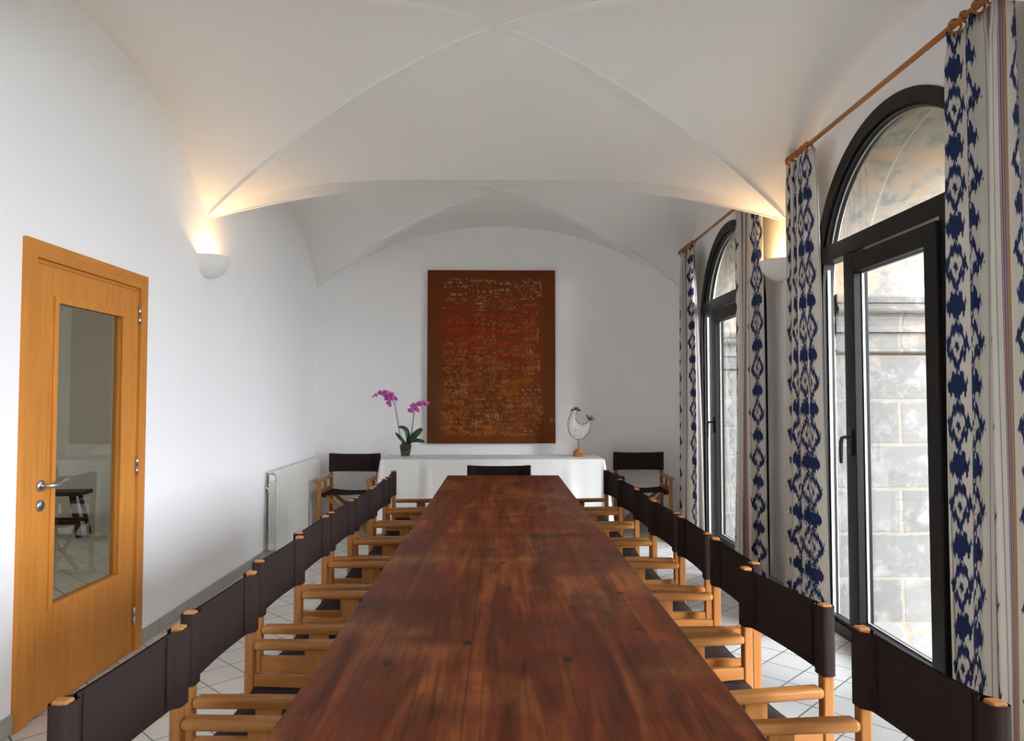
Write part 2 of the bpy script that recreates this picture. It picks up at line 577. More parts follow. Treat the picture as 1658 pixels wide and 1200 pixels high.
# ikat curtain cloth
def ikat():
    t = NT('blue_ikat_cloth')
    uv = t.n('ShaderNodeTexCoord').outputs['UV']
    u, v, _ = t.sep(uv)
    P, V = 0.19, 0.335
    cell = t.math('FLOOR', t.math('DIVIDE', u, P))
    uu = t.math('SUBTRACT', t.math('SUBTRACT', u, t.math('MULTIPLY', cell, P)), 0.066)      # chain centred at 0.066
    odd = t.math('FRACT', t.math('MULTIPLY', cell, 0.5))                                     # 0 or 0.5
    # feathered warp: every thread shifted up or down
    thread = t.n('ShaderNodeTexWhiteNoise', noise_dimensions='1D')
    t.l(t.math('FLOOR', t.math('MULTIPLY', u, 260.0)), thread.inputs['W'])
    sh = t.math('MULTIPLY', t.math('SUBTRACT', thread.outputs['Value'], 0.5), 0.040)
    vv = t.math('ADD', v, sh)
    fv = t.math('FRACT', t.math('DIVIDE', vv, V))
    dv1 = t.math('MULTIPLY', t.math('ABSOLUTE', t.math('SUBTRACT', fv, 0.5)), V)             # to hollow diamond
    dv2 = t.math('MULTIPLY', t.math('MINIMUM', fv, t.math('SUBTRACT', 1.0, fv)), V)          # to solid diamond
    nz = t.n('ShaderNodeTexNoise', noise_dimensions='1D')
    t.l(t.math('MULTIPLY', v, 90.0), nz.inputs['W'])
    du = t.math('ABSOLUTE', t.math('ADD', uu, t.math('MULTIPLY', t.math('SUBTRACT', nz.outputs['Fac'], 0.5), 0.010)))
    m1 = t.math('ADD', t.math('DIVIDE', du, 0.055), t.math('DIVIDE', dv1, 0.112))
    ring = t.math('MULTIPLY', t.step(m1, 1.02, 0.96), t.step(m1, 0.50, 0.58))
    dot = t.step(t.math('ADD', t.math('DIVIDE', du, 0.011), t.math('DIVIDE', dv1, 0.026)), 1.1, 0.85)
    m2 = t.math('ADD', t.math('POWER', t.math('DIVIDE', du, 0.042), 1.5), t.math('POWER', t.math('DIVIDE', dv2, 0.058), 1.5))
    solid = t.step(m2, 1.05, 0.92)
    blue = t.math('MAXIMUM', t.math('MAXIMUM', ring, dot), solid)
    white = t.mix(t.noise(uv, 4, 3), (0.66, 0.62, 0.55), (0.74, 0.705, 0.64))
    bl = t.mix(t.noise(uv, 40, 3), (0.020, 0.032, 0.095), (0.038, 0.058, 0.155))
    col = t.mix(blue, white, bl)

    def stripe(c, cen, wid, colr, fac=0.9):
        dd = t.math('ABSOLUTE', t.math('SUBTRACT', uu, cen))
        return t.mix(t.math('MULTIPLY', t.step(dd, wid * 0.5 + 0.0006, wid * 0.5 - 0.0006), fac), c, colr)
    cA = col
    for cen, wid, cc in ((0.070, 0.010, (0.42, 0.20, 0.045)), (0.079, 0.007, (0.13, 0.13, 0.22)),
                         (0.0865, 0.006, (0.25, 0.035, 0.035)), (0.093, 0.004, (0.15, 0.14, 0.24)),
                         (0.116, 0.003, (0.16, 0.14, 0.11)), (0.127, 0.0035, (0.16, 0.07, 0.12))):
        cA = stripe(cA, cen, wid, cc)
    cB = col
    for cen, wid, cc in ((0.072, 0.003, (0.16, 0.15, 0.10)), (0.080, 0.008, (0.22, 0.035, 0.045)),
                         (0.089, 0.006, (0.12, 0.115, 0.19)), (0.097, 0.006, (0.24, 0.05, 0.06)),
                         (0.118, 0.003, (0.10, 0.13, 0.22)), (0.127, 0.004, (0.30, 0.16, 0.05))):
        cB = stripe(cB, cen, wid, cc)
    col = t.mix(t.math('GREATER_THAN', odd, 0.25), cA, cB)
    p = t.bsdf(col, 0.85, 0, 0.2, bump=thread.outputs['Value'], bump_d=0.0005, bump_s=0.3)
    tl = t.n('ShaderNodeBsdfTranslucent')
    t.l(col, tl.inputs['Color'])
    mx = t.n('ShaderNodeMixShader')
    mx.inputs[0].default_value = 0.28
    t.l(p.outputs[0], mx.inputs[1])
    t.l(tl.outputs[0], mx.inputs[2])
    t.l(mx.outputs[0], t.out.inputs[0])
    return t.m


M['ikat'] = ikat()
M['tape'] = simple('cream_header_tape', (0.55, 0.45, 0.30), 0.8, 0.1, 30)

# ---------------------------------------------------------------- room shell
mb = MB()
mb.box((-6.6, YF - 0.1, -0.12), (2.176, YB + 0.1, 0.0))
mb.build('floor', M['floor'], label='white ceramic tile floor laid diagonally', cat='floor', kind='structure')
mb = MB()
mb.box((2.176, YF - 0.5, -0.14), (3.6, YB + 0.5, -0.012))
mb.build('paving', M['paving'], label='pale stone paving outside the arched windows', cat='paving', kind='structure')
mb = MB()
mb.box((3.6, YF - 14, -0.16), (30.0, YB + 14, -0.03))
mb.build('ground', M['earth'], label='open ground beyond the outer wall', cat='ground', kind='structure')


def arch_pts(c, r, n=40):
    return [(c - r * cos(pi * k / n), WZ + r * sin(pi * k / n)) for k in range(n + 1)]


def wall_sheet(mb, ymin, ymax, ztop, holes, zlow, depth, x0):
    """upright wall as quads around floor-standing openings; holes = [(outline points left to right, springing z)]"""
    b = bmesh.new()
    quads = []
    y = ymin
    for pts, zs in holes:
        quads += [((y, zlow), (pts[0][0], zlow), (pts[0][0], zs), (y, zs)), ((y, zs), (pts[0][0], zs), (pts[0][0], ztop), (y, ztop))]
        for p, q in zip(pts, pts[1:]):
            quads.append((p, q, (q[0], ztop), (p[0], ztop)))
        y = pts[-1][0]
    zs = holes[-1][1]
    quads += [((y, zlow), (ymax, zlow), (ymax, zs), (y, zs)), ((y, zs), (ymax, zs), (ymax, ztop), (y, ztop))]
    for q in quads:
        b.faces.new([b.verts.new((x0, p[0], p[1])) for p in q])
    bmesh.ops.remove_doubles(b, verts=b.verts, dist=1e-5)
    r = bmesh.ops.extrude_face_region(b, geom=b.faces[:])
    bmesh.ops.translate(b, vec=(depth, 0, 0), verts=[v for v in r['geom'] if isinstance(v, bmesh.types.BMVert)])
    mb.add(b)


mb = MB()
wall_sheet(mb, YF - 0.1, YB + 0.1, 3.62, [(arch_pts(c, WR - 0.02), WZ) for c in WINC], 0.0, 0.115, XR)
mb.build('wall_right', M['plaster'], label='white plastered wall with the arched windows', cat='wall', kind='structure')
mb = MB()
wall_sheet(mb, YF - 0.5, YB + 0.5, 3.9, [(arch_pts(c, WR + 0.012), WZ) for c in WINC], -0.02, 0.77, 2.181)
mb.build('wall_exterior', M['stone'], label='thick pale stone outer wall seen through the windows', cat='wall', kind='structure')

# left wall with the doorway
DY0, DY1, DZ = 3.195, 4.295, 2.14
mb = MB()
wall_sheet(mb, YF - 0.1, YB + 0.1, 3.62, [([(DY0 + 0.03, DZ - 0.03), (DY1 - 0.03, DZ - 0.03)], DZ - 0.03)], 0.0, -0.12, XL)
mb.build('wall_left', M['plaster'], label='white plastered wall with the glazed door', cat='wall', kind='structure')
mb = MB()
mb.box((XL - 0.12, YB, 0), (XR + 0.12, YB + 0.12, 3.62))
mb.build('wall_back', M['plaster'], label='white end wall behind the draped side table', cat='wall', kind='structure')
mb = MB()
mb.box((XL - 0.12, YF - 0.12, 0), (XR + 0.12, YF, 3.62))
mb.build('wall_front', M['plaster'], label='white wall behind the viewer', cat='wall', kind='structure')

XM, HX = (XL + XR) / 2, (XR - XL) / 2


def vault_z(bay, xn, yn):
    y0, y1 = BAYS[bay]
    G = lambda q: ZS + (ZG - ZS) * (1 - q ** 1.65)
    ax, ay = abs(xn), abs(yn)
    if ax >= ay:
        g = ay
        s = 0 if g > 0.9999 else (ax - g) / (1 - g)
        W = ZS + (ZW - ZS) * (1 - g ** 2.3)
        return G(g) * (1 - s) + W * s
    g = ax
    s = 0 if g > 0.9999 else (ay - g) / (1 - g)
    end = (yn > 0 and bay == 3) or (yn < 0 and bay == 0)
    T = ZS + ((3.40 - ZS) * (1 - g ** 2.1) if end else (ZT - ZS) * (1 - g ** 4))
    return G(g) * (1 - s ** 1.15) + T * s ** 1.15


mb = MB()
for bay, (y0, y1) in enumerate(BAYS):
    ym, hy = (y0 + y1) / 2, (y1 - y0) / 2
    for side in range(4):
        def fn(a, b, side=side, bay=bay, ym=ym, hy=hy):
            a = max(a, 1e-4)
            c = (2 * b - 1)
            xn, yn = [(-a, a * c), (a, a * c), (a * c, a), (a * c, -a)][side]
            z = vault_z(bay, xn, yn)
            ex = 1.012 if abs(xn) > 0.9999 else 1.0      # run a little into the walls
            return (XM + xn * HX * ex, ym + yn * hy, z)
        mb.grid(fn, 40, 48)
mb.build('ceiling', M['vault'], fix=False, label='white plastered groin vaults over the room', cat='ceiling', kind='structure')
bpy.data.objects['ceiling'].data.flip_normals()

# flat bands along the groins
for bay in (1, 2, 3):
    y0, y1 = BAYS[bay]
    ym, hy = (y0 + y1) / 2, (y1 - y0) / 2
    mb = MB()
    for sx, sy, tmin in ((-1, 1, 0.012), (1, -1, 0.012), (1, 1, 0.03), (-1, -1, 0.03)):
        dirv = Vector((sx * HX, sy * hy, 0)).normalized()
        nrm = Vector((-dirv.y, dirv.x, 0))
        hw = 0.034

        def fn(u, v, sx=sx, sy=sy, tmin=tmin, nrm=nrm, ym=ym, hy=hy, bay=bay):
            q = tmin + (0.985 - tmin) * u
            z = vault_z(bay, sx * q, sy * q)
            k = [(-1, 0.035), (-1, -0.007), (1, -0.007), (1, 0.035)][int(round(v * 3))]
            w = hw * (0.55 + 0.45 * (1 - abs(2 * u - 1) ** 2))
            return (XM + sx * q * HX + nrm.x * w * k[0], ym + sy * q * hy + nrm.y * w * k[0], z + k[1])
        mb.grid(fn, 48, 3, smooth=False)
    mb.build('trim_%d' % bay, M['vault'], label='flat plaster bands along the groins of the %s vault' %
             {1: 'nearest', 2: 'middle', 3: 'far'}[bay], cat='ceiling rib', kind='structure')

# skirting
mb = MB()
mb.box((XL, YF, 0), (XL + 0.012, DY0 - 0.002, 0.085), 0.002)
mb.box((XL, DY1 + 0.002, 0), (XL + 0.012, YB, 0.085), 0.002)
mb.build('baseboard_left', M['skirting'], label='grey tile skirting along the door wall', cat='baseboard', kind='structure')
mb = MB()
mb.box((XL + 0.013, YB - 0.012, 0), (XR - 0.013, YB, 0.085), 0.002)
mb.build('baseboard_back', M['skirting'], label='grey tile skirting along the end wall', cat='baseboard', kind='structure')
mb = MB()
edges = [YF] + [w for c in WINC for w in (c - WR - 0.02, c + WR + 0.02)] + [YB - 0.013]
for a, b in zip(edges[::2], edges[1::2]):
    mb.box((XR - 0.012, a, 0), (XR, b, 0.085), 0.002)
mb.build('baseboard_right', M['skirting'], label='grey tile skirting along the window wall', cat='baseboard', kind='structure')

# impost mouldings of the stone reveals
prof = [(0, 2.105), (0.045, 2.105), (0.045, 2.050), (0.036, 2.046)]
prof += [(0.026 + 0.036 * sin(pi * k / 8), 2.046 - 0.082 * k / 8) for k in range(1, 8)]
prof += [(0.030, 1.960), (0.024, 1.935), (0.020, 1.900), (0.022, 1.880), (0.034, 1.878), (0.034, 1.860), (0.014, 1.856),
         (0.012, 1.758)]
prof += [(0.012 + 0.020 * sin(pi * k / 6), 1.758 - 0.042 * k / 6) for k in range(1, 7)]
prof += [(0.0, 1.712)]
nm = 20
for c, which in ((3.79, 'near'), (6.50, 'far')):
    for s, side in ((1, 'far'), (-1, 'near')):
        mb = MB()
        yj = c + s * (WR + 0.012)
        mb.prism([(yj - s * (p * 1.45 - 0.004), z) for p, z in prof], 0.766, Matrix.Translation((2.183, 0, 0)) @ YZX)
        mb.build('trim_%d' % nm, M['stone'], label='carved stone moulding on the %s jamb outside the %s window' % (side, which),
                 cat='stone moulding', kind='structure')
        nm += 1

# ---------------------------------------------------------------- adjoining room behind the door
mb = MB()
mb.box((-6.6, 1.6, 0), (-6.48, YB + 0.1, 2.9))
mb.build('wall_hall_far', M['plaster'], label='wall of the dim hall behind the glazed door', cat='wall', kind='structure')
mb = MB()
mb.box((-6.48, YB, 0), (XL - 0.12, YB + 0.1, 2.9))
mb.box((-6.48, 1.6, 0), (XL - 0.12, 1.7, 2.9))
mb.build('wall_hall_end', M['plaster'], label='end wall of the dim hall behind the glazed door', cat='wall', kind='structure')
mb = MB()
mb.box((-6.6, 1.6, 2.9), (XL - 0.12, YB + 0.1, 3.0))
mb.build('ceiling_hall', M['plaster'], label='ceiling of the dim hall behind the glazed door', cat='ceiling', kind='structure')
area_light('hall_fill_light', (-4.6, 4.6, 2.85), (0, 0, 0), 0.6, 0.6, 10.0, (1.0, 0.93, 0.80))  # added fill light so the hall shows faintly through the door glass

st = empty('stool', (-4.62, 7.72, 0), R(8), label='dark wooden stool seen through the door glass', cat='stool')
mb = MB(); mb.box((-0.30, -0.15, 0.425), (0.30, 0.15, 0.465), 0.008); mb.build('seat', M['dark_wood'], st)
for sx in (-1, 1):
    for sy in (-1, 1):
        mb = MB(); mb.beam((sx * 0.19, sy * 0.09, 0.43), (sx * 0.28, sy * 0.13, 0.0), 0.05, 0.042, 0.004); mb.build('leg', M['dark_wood'], st)
for sy in (-1, 1):
    mb = MB(); mb.box((-0.235, sy * 0.115 - 0.012, 0.13), (0.235, sy * 0.115 + 0.012, 0.17), 0.003); mb.build('stretcher', M['dark_wood'], st)

# ---------------------------------------------------------------- door
dr = empty('door_1', (XL, (DY0 + DY1) / 2, 0), label='closed beech door with a tall glass panel in the left wall', cat='door', kind='structure')
yc = (DY0 + DY1) / 2


def door_box(name, y0, y1, z0, z1, x0, x1, mat, bev=0.002, parent=None):
    mb = MB()
    mb.box((x0, y0 - yc, z0), (x1, y1 - yc, z1), bev)
    return mb.build(name, mat, parent or dr)


fw = 0.078
mb = MB()
for s in (-1, 1):                                     # mitred casing
    e, i = s * (DY1 - DY0) / 2, s * ((DY1 - DY0) / 2 - fw)
    mb.prism([(e, 0), (i, 0), (i, DZ - fw), (e, DZ)], 0.020, YZX)
mb.build('casing_upright', M['door_wood_v'], dr)
mb = MB()
e, i = (DY1 - DY0) / 2, (DY1 - DY0) / 2 - fw
mb.prism([(-e, DZ), (-i, DZ - fw), (i, DZ - fw), (e, DZ)], 0.020, YZX)
mb.build('casing_head', M['door_wood_h'], dr)
mb = MB()                                             # jamb lining / stop
mb.box((-0.115, -i - 0.03, 0), (0.0, -i + 0.004, DZ - fw), 0.001)
mb.box((-0.115, i - 0.004, 0), (0.0, i + 0.03, DZ - fw), 0.001)
mb.box((-0.115, -i + 0.004, DZ - fw - 0.018), (0.0, i - 0.004, DZ - fw + 0.03), 0.001)
mb.build('jamb_lining', M['door_wood_v'], dr)
LY0, LY1, LZ = DY0 + fw + 0.008, DY1 - fw - 0.012, DZ - fw - 0.022
GY0, GY1, GZ0, GZ1 = 3.44, 4.03, 0.475, 1.880
mb = MB()
for a, b in (((LY0, 0.008), (GY0, LZ)), ((GY1, 0.008), (LY1, LZ)), ((GY0, 0.008), (GY1, GZ0)), ((GY0, GZ1), (GY1, LZ))):
    mb.box((-0.034, a[0] - yc, a[1]), (0.008, b[0] - yc, b[1]))
leaf = mb.build('door_leaf', M['door_wood_v'], dr)
mb = MB()
bw = 0.026
for (y0, y1, z0, z1) in ((GY0 - bw, GY0 + 0.004, GZ0 - bw, GZ1 + bw), (GY1 - 0.004, GY1 + bw, GZ0 - bw, GZ1 + bw),
                         (GY0 + 0.004, GY1 - 0.004, GZ0 - bw, GZ0 + 0.004), (GY0 + 0.004, GY1 - 0.004, GZ1 - 0.004, GZ1 + bw)):
    mb.box((0.008, y0 - yc, z0), (0.018, y1 - yc, z1), 0.002)
mb.build('glazing_bead', M['door_wood_v'], leaf)
door_box('pane', GY0 - 0.006, GY1 + 0.006, GZ0 - 0.006, GZ1 + 0.006, -0.018, -0.012, M['door_glass'], 0, leaf)
hy, hz = 3.345 - yc, 1.035
mb = MB()
Mx = Matrix.Translation((0.008, hy, hz)) @ Matrix.Rotation(R(90), 4, 'Y')
mb.lathe([(0, 0), (0.027, 0), (0.027, 0.006), (0.022, 0.010), (0, 0.010)], 28, M=Mx)
mb.tube([(0.015, hy, hz), (0.045, hy, hz), (0.056, hy + 0.008, hz), (0.060, hy + 0.03, hz - 0.004), (0.060, hy + 0.06, hz - 0.002),
         (0.060, hy + 0.095, hz + 0.010), (0.060, hy + 0.125, hz + 0.015), (0.060, hy + 0.142, hz + 0.014)],
        [0.009, 0.009, 0.0105, 0.011, 0.0105, 0.011, 0.010, 0.006], 14)
mb.build('door_handle', M['steel'], leaf, label='curved steel lever handle')
mb = MB()
Mx = Matrix.Translation((0.008, hy, 0.945)) @ Matrix.Rotation(R(90), 4, 'Y')
mb.lathe([(0, 0), (0.027, 0), (0.027, 0.006), (0.022, 0.010), (0, 0.010)], 28, M=Mx)
kh = mb.build('key_rose', M['steel'], leaf, label='round steel keyhole rose')
mb = MB()
mb.box((0.0175, hy - 0.003, 0.930), (0.0195, hy + 0.003, 0.957), 0.001)
mb.build('keyhole', M['black'], kh)
for hz in (0.20, 1.045, 1.905):
    mb = MB()
    mb.tube([(0.014, LY1 + 0.004 - yc, hz - 0.05), (0.014, LY1 + 0.004 - yc, hz - 0.002)], 0.0085, 12)
    mb.tube([(0.014, LY1 + 0.004 - yc, hz + 0.002), (0.014, LY1 + 0.004 - yc, hz + 0.05)], 0.0085, 12)
    mb.build('hinge', M['steel'], dr)

# ---------------------------------------------------------------- arched windows
def arched_ring(c, ro, ri, x0, x1, zlow, closed_bottom=0.0, n=44):
    """n-shaped frame (two uprights and a half-circle) as a solid swept section"""
    b = MB()
    op = [(c + ro, zlow)] + [(c + ro * cos(pi * k / n), WZ + ro * sin(pi * k / n)) for k in range(n + 1)] + [(c - ro, zlow)]
    ip = [(c + ri, zlow)] + [(c + ri * cos(pi * k / n), WZ + ri * sin(pi * k / n)) for k in range(n + 1)] + [(c - ri, zlow)]
    m = len(op)
    for k in range(m - 1):
        o0, o1, i0, i1 = op[k], op[k + 1], ip[k], ip[k + 1]
        P = lambda p, x: (x, p[0], p[1])
        vs = [b.bm.verts.new(P(p, x)) for p, x in ((o0, x0), (o1, x0), (o1, x1), (o0, x1), (i0, x0), (i1, x0), (i1, x1), (i0, x1))]
        for q in ((0, 1, 5, 4), (3, 7, 6, 2), (0, 3, 2, 1), (4, 5, 6, 7)):
            f = b.bm.faces.new([vs[a] for a in q])
        if k == 0: b.bm.faces.new([vs[a] for a in (0, 4, 7, 3)])
        if k == m - 2: b.bm.faces.new([vs[a] for a in (1, 2, 6, 5)])
    bmesh.ops.remove_doubles(b.bm, verts=b.bm.verts, dist=1e-5)
    return b


def make_window(num, c, which):
    # plane of the glass x = 2.115; frame from 2.045 to 2.150
    r = empty('window_%d' % num, (0, 0, 0), label='%s arched black framed window door in the right wall' % which, cat='window', kind='structure')
    xa, xb = XR - 0.014, XR + 0.085
    fw = 0.075
    fr = arched_ring(c, WR, WR - fw, xa, xb, 0.0).build('outer_frame', M['black_metal'], r)
    arched_ring(c, WR - fw + 0.012, WR - fw - 0.016, xa + 0.022, xb - 0.012, 0.05).build('inner_lip', M['black_metal'], fr)
    mb = MB()
    ri = WR - fw
    zt0, zt1 = 2.285, 2.385
    ht = sqrt(max(0.0, (WR - 0.03) ** 2 - (zt1 - WZ) ** 2))
    mb.box((xa + 0.004, c - ht, zt0), (xb, c + ht, zt1), 0.004)
    mb.build('transom', M['black_metal'], r)
    mb = MB()
    mb.box((xa + 0.002, c - WR + 0.02, 0.0), (xb, c + WR - 0.02, 0.062), 0.004)
    mb.box((xa + 0.03, c - WR + 0.05, 0.062), (xb - 0.02, c + WR - 0.05, 0.085), 0.003)
    mb.build('sill_rail', M['black_metal'], r)
    for s in (-1, 1):
        mb = MB()
        ym = c + s * 0.475
        mb.box((xa + 0.004, ym - 0.036, 0.06), (xb, ym + 0.036, zt0), 0.004)
        mb.build('mullion', M['black_metal'], r)
    # opening leaf
    l0, l1, lz0, lz1 = c - 0.452, c + 0.452, 0.05, 2.262
    sw = 0.105
    xl0, xl1 = xa - 0.018, xb - 0.03
    mb = MB()
    mb.box((xl0, l0, lz0), (xl1, l0 + sw, lz1), 0.005)
    mb.box((xl0, l1 - sw, lz0), (xl1, l1, lz1), 0.005)
    mb.box((xl0, l0 + sw, lz0), (xl1, l1 - sw, lz0 + sw), 0.005)
    mb.box((xl0, l0 + sw, lz1 - sw), (xl1, l1 - sw, lz1), 0.005)
    lf = mb.build('opening_leaf', M['black_metal'], r)
    mb = MB()
    q = 0.007
    for (a, b, z0, z1) in ((l0 + sw, l0 + sw + q, lz0 + sw, lz1 - sw), (l1 - sw - q, l1 - sw, lz0 + sw, lz1 - sw),
                           (l0 + sw, l1 - sw, lz0 + sw, lz0 + sw + q), (l0 + sw, l1 - sw, lz1 - sw - q, lz1 - sw)):
        mb.box((xl0 + 0.048, a, z0), (xl0 + 0.062, b, z1))
    mb.build('glazing_spacer', M['bead_metal'], lf)
    mb = MB()
    mb.box((xl0 + 0.052, l0 + sw - 0.01, lz0 + sw - 0.01), (xl0 + 0.057, l1 - sw + 0.01, lz1 - sw + 0.01))
    mb.build('pane', M['glass'], lf)
    # handle on the far stile
    hy = l1 - sw * 0.5
    mb = MB()
    mb.box((xl0 - 0.012, hy - 0.017, 1.10), (xl0 + 0.001, hy + 0.017, 1.255), 0.006, 3)
    mb.tube([(xl0 - 0.005, hy, 1.205), (xl0 - 0.040, hy, 1.205), (xl0 - 0.052, hy + 0.005, 1.20), (xl0 - 0.056, hy + 0.012, 1.175),
             (xl0 - 0.056, hy + 0.014, 1.12), (xl0 - 0.056, hy + 0.014, 1.055)], [0.010, 0.010, 0.011, 0.0115, 0.011, 0.009], 12)
    mb.build('window_handle', M['black'], lf, label='black lever handle')
    # fixed panes
    for s in (-1, 1):
        y0, y1 = sorted((c + s * 0.505, c + s * (ri - 0.002)))
        mb = MB()
        mb.box((xa + 0.056, y0, 0.08), (xa + 0.060, y1, zt0 + 0.01))
        sp = mb.build('side_pane', M['glass'], r)
        mb = MB()
        e0, e1 = sorted((c + s * (ri - 0.030), c + s * (ri - 0.025)))
        mb.box((xa + 0.048, e0, 0.085), (xa + 0.066, e1, zt0))
        mb.build('glazing_spacer', M['bead_metal'], sp)
    mb = MB()
    zz = zt1 - 0.01
    a0 = math.asin((zz - WZ) / ri)
    poly = [(c + ri * cos(a0 + (pi - 2 * a0) * k / 36), WZ + ri * sin(a0 + (pi - 2 * a0) * k / 36)) for k in range(37)]
    mb.prism(poly, 0.004, Matrix.Translation((xa + 0.056, 0, 0)) @ YZX)
    lp = mb.build('lunette_pane', M['glass'], r)
    mb = MB()
    rr = ri - 0.024
    mb.tube([(xa + 0.054, c + rr * cos(a), WZ + rr * sin(a)) for a in
             [a0 + 0.03 + (pi - 2 * a0 - 0.06) * k / 40 for k in range(41)]], 0.005, 8)
    mb.build('glazing_spacer', M['bead_metal'], lp)
    return r


make_window(1, 3.79, 'nearer')
make_window(2, 6.50, 'farther')

# ---------------------------------------------------------------- curtain rods and curtains
def rod(y0, y1, z, label):
    r = empty('curtain_rod', (1.93, (y0 + y1) / 2, z), label=label, cat='curtain rod', group='wooden curtain rods')
    h = (y1 - y0) / 2
    mb = MB(); mb.tube([(0, -h, 0), (0, h, 0)], 0.0135, 16); mb.build('pole', M['rod_wood'], r)
    for s in (-1, 1):
        mb = MB()
        mb.lathe([(0, 0), (0.016, 0), (0.022, 0.012), (0.022, 0.026), (0.014, 0.036), (0, 0.040)], 20,
                 M=Matrix.Translation((0, s * h, 0)) @ Matrix.Rotation(R(-90 * s), 4, 'X'))
        mb.build('finial', M['rod_wood'], r)
        mb = MB()
        yb = s * (h - 0.05)
        mb.tube([(0.0, yb, -0.002), (0.134, yb, -0.002)], 0.011, 12)
        mb.lathe([(0, 0), (0.03, 0), (0.03, 0.010), (0.022, 0.016), (0, 0.016)], 20,
                 M=Matrix.Translation((0.134, yb, 0)) @ Matrix.Rotation(R(-90), 4, 'Y'))
        mb.build('bracket', M['rod_wood'], r)
    return r


ROD_Z = 3.015
rod(2.50, 4.84, ROD_Z, 'wooden curtain rod above the nearer arched window')
rod(5.22, 7.70, ROD_Z - 0.03, 'wooden curtain rod above the farther arched window')


def curtain(label, ytop, ybot, folds, zt, seed, amp=0.047, flip=1, u0=0.0, aim=0.066):
    """ytop, ybot = (y0, y1) at the header and at the hem"""
    rg = random.Random(seed)
    r = empty('curtain', (1.93, (ytop[0] + ytop[1]) / 2, 0.02), label=label, cat='curtain', group='blue ikat curtains')
    ph = rg.uniform(0, 6.28)
    ph2 = rg.uniform(0, 6.28)
    wav = [rg.uniform(0.75, 1.2) for _ in range(40)]
    cy = (ytop[0] + ytop[1]) / 2
    H = zt - 0.05

    def pos(s, k):                                     # s across, k 0 at hem .. 1 at header
        k2 = min(1.0, k / 0.96)
        a = ytop[0] + (ytop[1] - ytop[0]) * s
        b = ybot[0] + (ybot[1] - ybot[0]) * s
        y = b + (a - b) * k2
        th = 2 * pi * folds * s + ph
        am = amp * wav[int(s * folds * 2) % 40] * (0.62 + 0.38 * (1 - k))
        x = am * sin(th) + 0.010 * sin(2 * th + ph2 + 2.0 * k) + 0.006 * sin(5 * k + ph2 + 9 * s)
        y += 0.016 * sin(2 * th + 1.0) * (1 - 0.5 * k)
        if k > 0.975:                                  # pinch pleats at the header
            x *= 0.75
        return x, y

    # unfolded cloth coordinate, measured at mid height
    nu, nv = int(folds * 22), 44
    us = [u0]
    for i in range(nu):
        p, q = pos(i / nu, 0.5), pos((i + 1) / nu, 0.5)
        us.append(us[-1] + math.hypot(q[0] - p[0], q[1] - p[1]))

    s_face = ((pi - ph) / (2 * pi * folds)) % (1.0 / folds)      # middle of the first fold turned to the room's near end
    sh = aim - us[int(round(s_face * nu))]
    us = [u + sh for u in us]

    def fn(a, b):
        x, y = pos(a, b)
        return (x, y - cy, b * H + 0.008 * sin(6 * pi * folds * a) * (b > 0.999))

    def uvf(a, b):
        return (flip * us[int(round(a * nu))], b * H + seed * 0.11)
    mb = MB()
    mb.grid(fn, nu, nv, uvfn=uvf)
    o = mb.build('cloth', M['ikat'], r, fix=False)
    solidify(o, 0.0025)
    mb = MB()
    mb.grid(lambda a, b: (pos(a, 0.985)[0] + 0.005, pos(a, 0.985)[1] - cy, H - 0.085 + 0.08 * b), nu, 1)
    o = mb.build('header_tape', M['tape'], r, fix=False)
    solidify(o, 0.002)
    n = max(5, int(folds) + 2)
    for i in range(n):
        s = (i + 0.5) / n
        y = ytop[0] + (ytop[1] - ytop[0]) * s - cy
        mb = MB()
        tl = rg.uniform(-0.25, 0.25)
        mb.tube([(0.026 * cos(a), y + 0.026 * sin(a) * tl, zt - 0.02 - 0.0068 + 0.026 * sin(a)) for a in [2 * pi * k / 20 for k in range(20)]],
                0.0055, 8, closed=True)
        mb.tube([(0, y, zt - 0.02 - 0.034), (0.002, y, zt - 0.02 - 0.062)], 0.0025, 6)
        mb.build('ring', M['rod_wood'], r)
    return r


curtain('blue and white ikat curtain on the far side of the nearer window', (4.44, 4.80), (4.36, 4.88), 3.5, ROD_Z, 3, 0.040, 1, 0.02, 0.062)
curtain('blue and white ikat curtain nearest the viewer at the right edge', (2.66, 3.04), (2.68, 3.07), 2.6, ROD_Z, 8, 0.046, 1, 0.03, 0.136)
curtain('blue and white ikat curtain in the far right corner of the room', (7.16, 7.66), (6.98, 7.72), 4.0, ROD_Z - 0.03, 5, 0.042, 1, 0.05, 0.066)
curtain('blue and white ikat curtain between the two arched windows', (5.29, 5.82), (5.27, 5.92), 3.6, ROD_Z - 0.03, 11, 0.046, 1, 0.12, 0.030)

